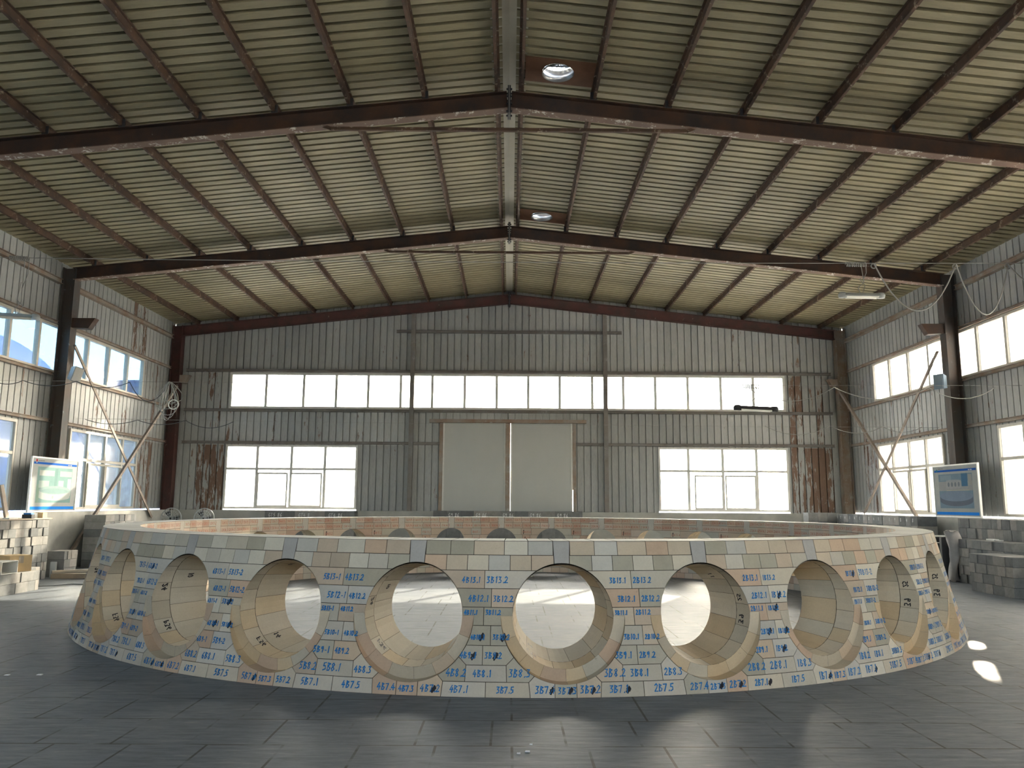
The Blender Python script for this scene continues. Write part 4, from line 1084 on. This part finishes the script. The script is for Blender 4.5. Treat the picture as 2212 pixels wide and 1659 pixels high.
def tube_lamp(loc, rz, label, wire_z, tilt=0.04, hm='grey_box'):
    root = empty('hanging_lamp', loc, label, 'lamp', 'hanging lamps'); root.rotation_euler = (0, tilt, rz)
    mb = MB(); mb.hexa([(-.33, -.10, .02), (.33, -.10, .02), (.33, .10, .02), (-.33, .10, .02), (-.33, -.04, .08), (.33, -.04, .08), (.33, .04, .08), (-.33, .04, .08)], hm); mb.build('housing', root)
    for s in (-1, 1):
        mb = MB(); mb.tube([(-.30, s*.05, 0), (.30, s*.05, 0)], .018, 'lamp_tube', 10); mb.build('tube', root, True)
        mb = MB(); mb.lathe([(0, -.0), (.075, 0), (.085, .06), (.06, .10), (0, .11)], hm, 14, Matrix.Translation((s*.36, 0, -.01))); mb.build('end_cap', root, True)
    mb = MB()
    h = wire_z-loc[2]
    mb.tube([(-.02, 0, .08), (-.06, .02, .2), (.05, 0, .3), (0, .01, h)], .008, 'cable_grey', 6); mb.tube([(.02, 0, .08), (.08, .02, .25), (-.03, 0, .36), (.0, 0, h*.6)], .006, 'cable_grey', 6)
    mb.build('hanger', root, True)
    mb = MB(); mb.tube([(-.19+.38*i/90-.1, .035*cos(i*.75), h+.0+.045*sin(i*.75)) for i in range(91)], .009, 'cable_grey', 5); mb.tube([(.09, 0, h), (.10, .01, h*.75), (.03, 0, h*.5)], .008, 'cable_grey', 5)
    mb.build('cable_coil', root, True)
tube_lamp((6.95, 15, 5.55), R(-6), 'grey tube lamp hanging from the high wire at the right', 6.22)
tube_lamp((-9.62, 15, 5.02), R(4), 'grey tube lamp hanging before the upper left windows', 6.22)
wire('low_catenary_wire', sag((-10.15, 15.3, 3.83), (10.15, 15.3, 3.86), .03), .003, 'cable_grey', 'thin lower wire spanning the hall at window height')
fc = MB()
for a, b, d in (((-10.1, 15.3, 3.80), (-9.55, 15.3, 3.83), .06), ((-9.55, 15.3, 3.83), (-8.50, 15.3, 3.82), .10), ((-8.50, 15.3, 3.82), (-7.45, 15.3, 3.81), .12), ((-7.45, 15.3, 3.81), (-6.65, 15.3, 3.82), .38)): fc.tube(sag(a, b, d, 14), .008, 'cable_dark', 5)
tag(fc.build('festoon_cable', smooth=True), 'dark cable hanging in shallow loops before the left wall windows', 'cable')
fc = MB()
for k in range(9):
    a = Vector((-6.66, 15.3, 3.82)); wv = (.05, .16, .09, .20, .12, .18, .07, .14, .10)[k]; hv = (.30, .33, .22, .27, .36, .20, .38, .30, .25)[k]; sv = (-.10, .02, .06, -.05, .0, .09, -.03, .05, -.12)[k]
    if k > 6: continue
    fc.tube([a+Vector((wv*sin(t*2*pi/20)*(1-.55*cos(t*2*pi/20))+sv*(1-cos(t*2*pi/20))/2, .012*k-.04, -hv+hv*cos(t*2*pi/20))) for t in range(21)], .007, 'cable_grey', 5)
fc.tube([Vector((-6.55, 15.28, 3.37))+Vector((.10*sin(t*2*pi/20), 0, .09*cos(t*2*pi/20))) for t in range(21)], .012, 'white_plastic', 5)
tag(fc.build('cable_coil', smooth=True), 'bundle of grey cable loops hanging near the left gable corner', 'cable')
fc = MB()
for a, b, d in (((4.75, 15.3, 3.76), (6.43, 15.3, 3.80), .26), ((6.43, 15.3, 3.80), (8.3, 15.3, 3.81), .24), ((8.3, 15.3, 3.81), (9.6, 15.3, 3.81), .22)): fc.tube(sag(a, b, d, 14), .008, 'cable_grey', 5)
tag(fc.build('festoon_cable', smooth=True), 'pale cable in shallow loops at window height on the right', 'cable')
tube_lamp((4.87, 15.3, 3.33), 0, 'dark tube lamp hanging in front of the gable window strip', 3.80, hm='dark_iron')
bpy.data.objects[-1] if False else None
wire('low_catenary_wire', sag((-9.9, 17.95, 3.36), (9.9, 17.95, 3.28), .03), .003, 'cable_grey', 'lowest thin wire across the hall above the lower windows')
fc = MB()
for a, b, d in (((-9.7, 17.95, 3.34), (-8.5, 17.95, 3.33), .10), ((-8.5, 17.95, 3.33), (-7.4, 17.95, 3.33), .10), ((-7.4, 17.95, 3.33), (-6.3, 17.95, 3.31), .16)): fc.tube(sag(a, b, d, 12), .008, 'cable_dark', 5)
tag(fc.build('festoon_cable', smooth=True), 'dark cable loops under the lowest wire at the left', 'cable')
fc = MB()
for a, b, d in (((5.9, 17.95, 3.29), (7.4, 17.95, 3.30), .2), ((7.4, 17.95, 3.30), (8.6, 17.95, 3.29), .16), ((8.6, 17.95, 3.29), (9.5, 17.95, 3.28), .12)): fc.tube(sag(a, b, d, 12), .008, 'cable_grey', 5)
tag(fc.build('festoon_cable', smooth=True), 'pale cable loops under the lowest wire at the right', 'cable')
def box_lamp(loc, rot, mat, label, name, cat):
    root = empty(name, loc, label, cat); root.rotation_euler = rot
    mb = MB(); mb.hexa([(-.11, -.09, -.17), (.11, -.09, -.17), (.09, .10, -.14), (-.09, .10, -.14), (-.11, -.09, .17), (.11, -.09, .17), (.09, .10, .14), (-.09, .10, .14)], mat); mb.build('housing', root)
    mb = MB(); mb.box(-.095, .095, -.105, -.092, -.15, .15, 'white_plastic' if mat == 'grey_box' else mat); mb.build('front_cover', root)
    mb = MB(); mb.bar((0, .10, 0), (0, .2, 0), .04, .04, 'dark_iron'); mb.build('mount', root)
box_lamp((-9.72, 17.42, 4.30), (R(12), R(10), R(60)), 'grey_box', 'pale grey floodlight on the left middle column', 'floodlight', 'lamp')
box_lamp((9.74, 17.45, 4.26), (0, R(0), R(-55)), 'blue_box', 'blue grey switch box on the right middle column', 'switch_box', 'electric box')

# pedestal fans by the gable corner
for k, (x, lab) in enumerate(((-9.42, 'round caged fan nearer the left gable corner'), (-8.50, 'round caged fan under the lower left gable window'))):
    root = empty('caged_fan', (x, 22.3, 0), lab, 'fan', 'caged fans')
    M_ = Matrix.Translation((0, 0, 1.02)) @ Matrix.Rotation(R(90), 4, 'X')
    mb = MB()
    for r in (.07, .14, .21, .285):
        mb.tube([M_ @ Vector((r*cos(2*pi*i/24), r*sin(2*pi*i/24), .05*(1-(r/.285)**2))) for i in range(25)], .006 if r < .25 else .014, 'grey_box', 5)
    for i in range(20):
        a = 2*pi*i/20; mb.tube([M_ @ Vector((r*cos(a), r*sin(a), .05*(1-(r/.285)**2))) for r in (.03, .14, .285)], .0055, 'grey_box', 4)
    mb.build('cage', root)
    mb = MB()
    for i in range(3):
        a = 2*pi*i/3; mb.face([M_ @ Vector(p) for p in ((.03*cos(a), .03*sin(a), 0), (.24*cos(a-.4), .24*sin(a-.4), .02), (.25*cos(a+.4), .25*sin(a+.4), -.02), (.03*cos(a+1), .03*sin(a+1), -.01))], 'dark_iron')
    mb.build('blades', root)
    mb = MB(); mb.tube([(0, .05, 0), (0, .05, .95)], .02, 'dark_iron', 8); mb.lathe([(0, 0), (.2, 0), (.2, .03), (.03, .05)], 'dark_iron', 16, Matrix.Translation((0, .05, 0))); mb.tube([(0, 0, 1.02), (0, .14, 1.02)], .05, 'dark_iron', 10)
    mb.build('stand', root)
# paper scraps on the floor
for k, (x, y, lab) in enumerate(((-4.30, 7.12, 'left of two white scraps on the floor left of the ring'), (-4.03, 7.14, 'right of two white scraps on the floor left of the ring'), (.165, 5.08, 'largest of the white scraps on the floor in front'), (.11, 5.04, 'left of the white scraps on the floor in front'), (.19, 5.22, 'farthest of the white scraps on the floor in front'))):
    mb = MB(); q = (.022, .024, .016, .012, .010)[k]
    mb.hexa([(-q, -q*.6, 0), (q, -q*.8, 0), (q*.9, q*.7, 0), (-q*.8, q*.5, 0), (-q*.9, -q*.5, .004), (q*.9, -q*.7, .012), (q*.8, q*.6, .005), (-q*.7, q*.4, .006)], 'white_chalk')
    tag(mb.build('paper_scrap', loc=(x, y, .0005)), lab, 'scrap', 'paper scraps')

# ------------------------------------------------------------------ outside, seen through the left windows
root = empty('neighbour_shed', (-44, 45.3, 0), 'big shed with a bright blue barrel roof outside the left windows', 'building')
mb = MB(); n = 40; a0_ = R(13); pr_ = [(-14*cos(a0_+(pi-2*a0_)*i/n), -2.9+14*sin(a0_+(pi-2*a0_)*i/n)) for i in range(n+1)]
for (a, za), (b, zb) in zip(pr_, pr_[1:]):
    mb.face([(14, a, za), (14, b, zb), (-14, b, zb), (-14, a, za)], 'blue_roof')
mb.face([(14.02, a, z) for a, z in pr_], 'blue_roof'); mb.build('barrel_roof', root)
mb = MB(); mb.box(-13.9, 13.9, -13.55, 13.55, -.2, .25, 'pale_blue_wall'); mb.build('wall', root)
root = empty('distant_shed', (-52, 88, 0), 'pale low shed far outside the left windows', 'building')
mb = MB(); mb.box(-22, 22, -18, 18, -.2, 11.6, 'pale_shed'); mb.build('wall', root)
mb = MB(); mb.box(-22.4, 22.4, -18.4, 18.4, 11.6, 12.2, 'pale_blue_wall'); mb.build('roof', root)
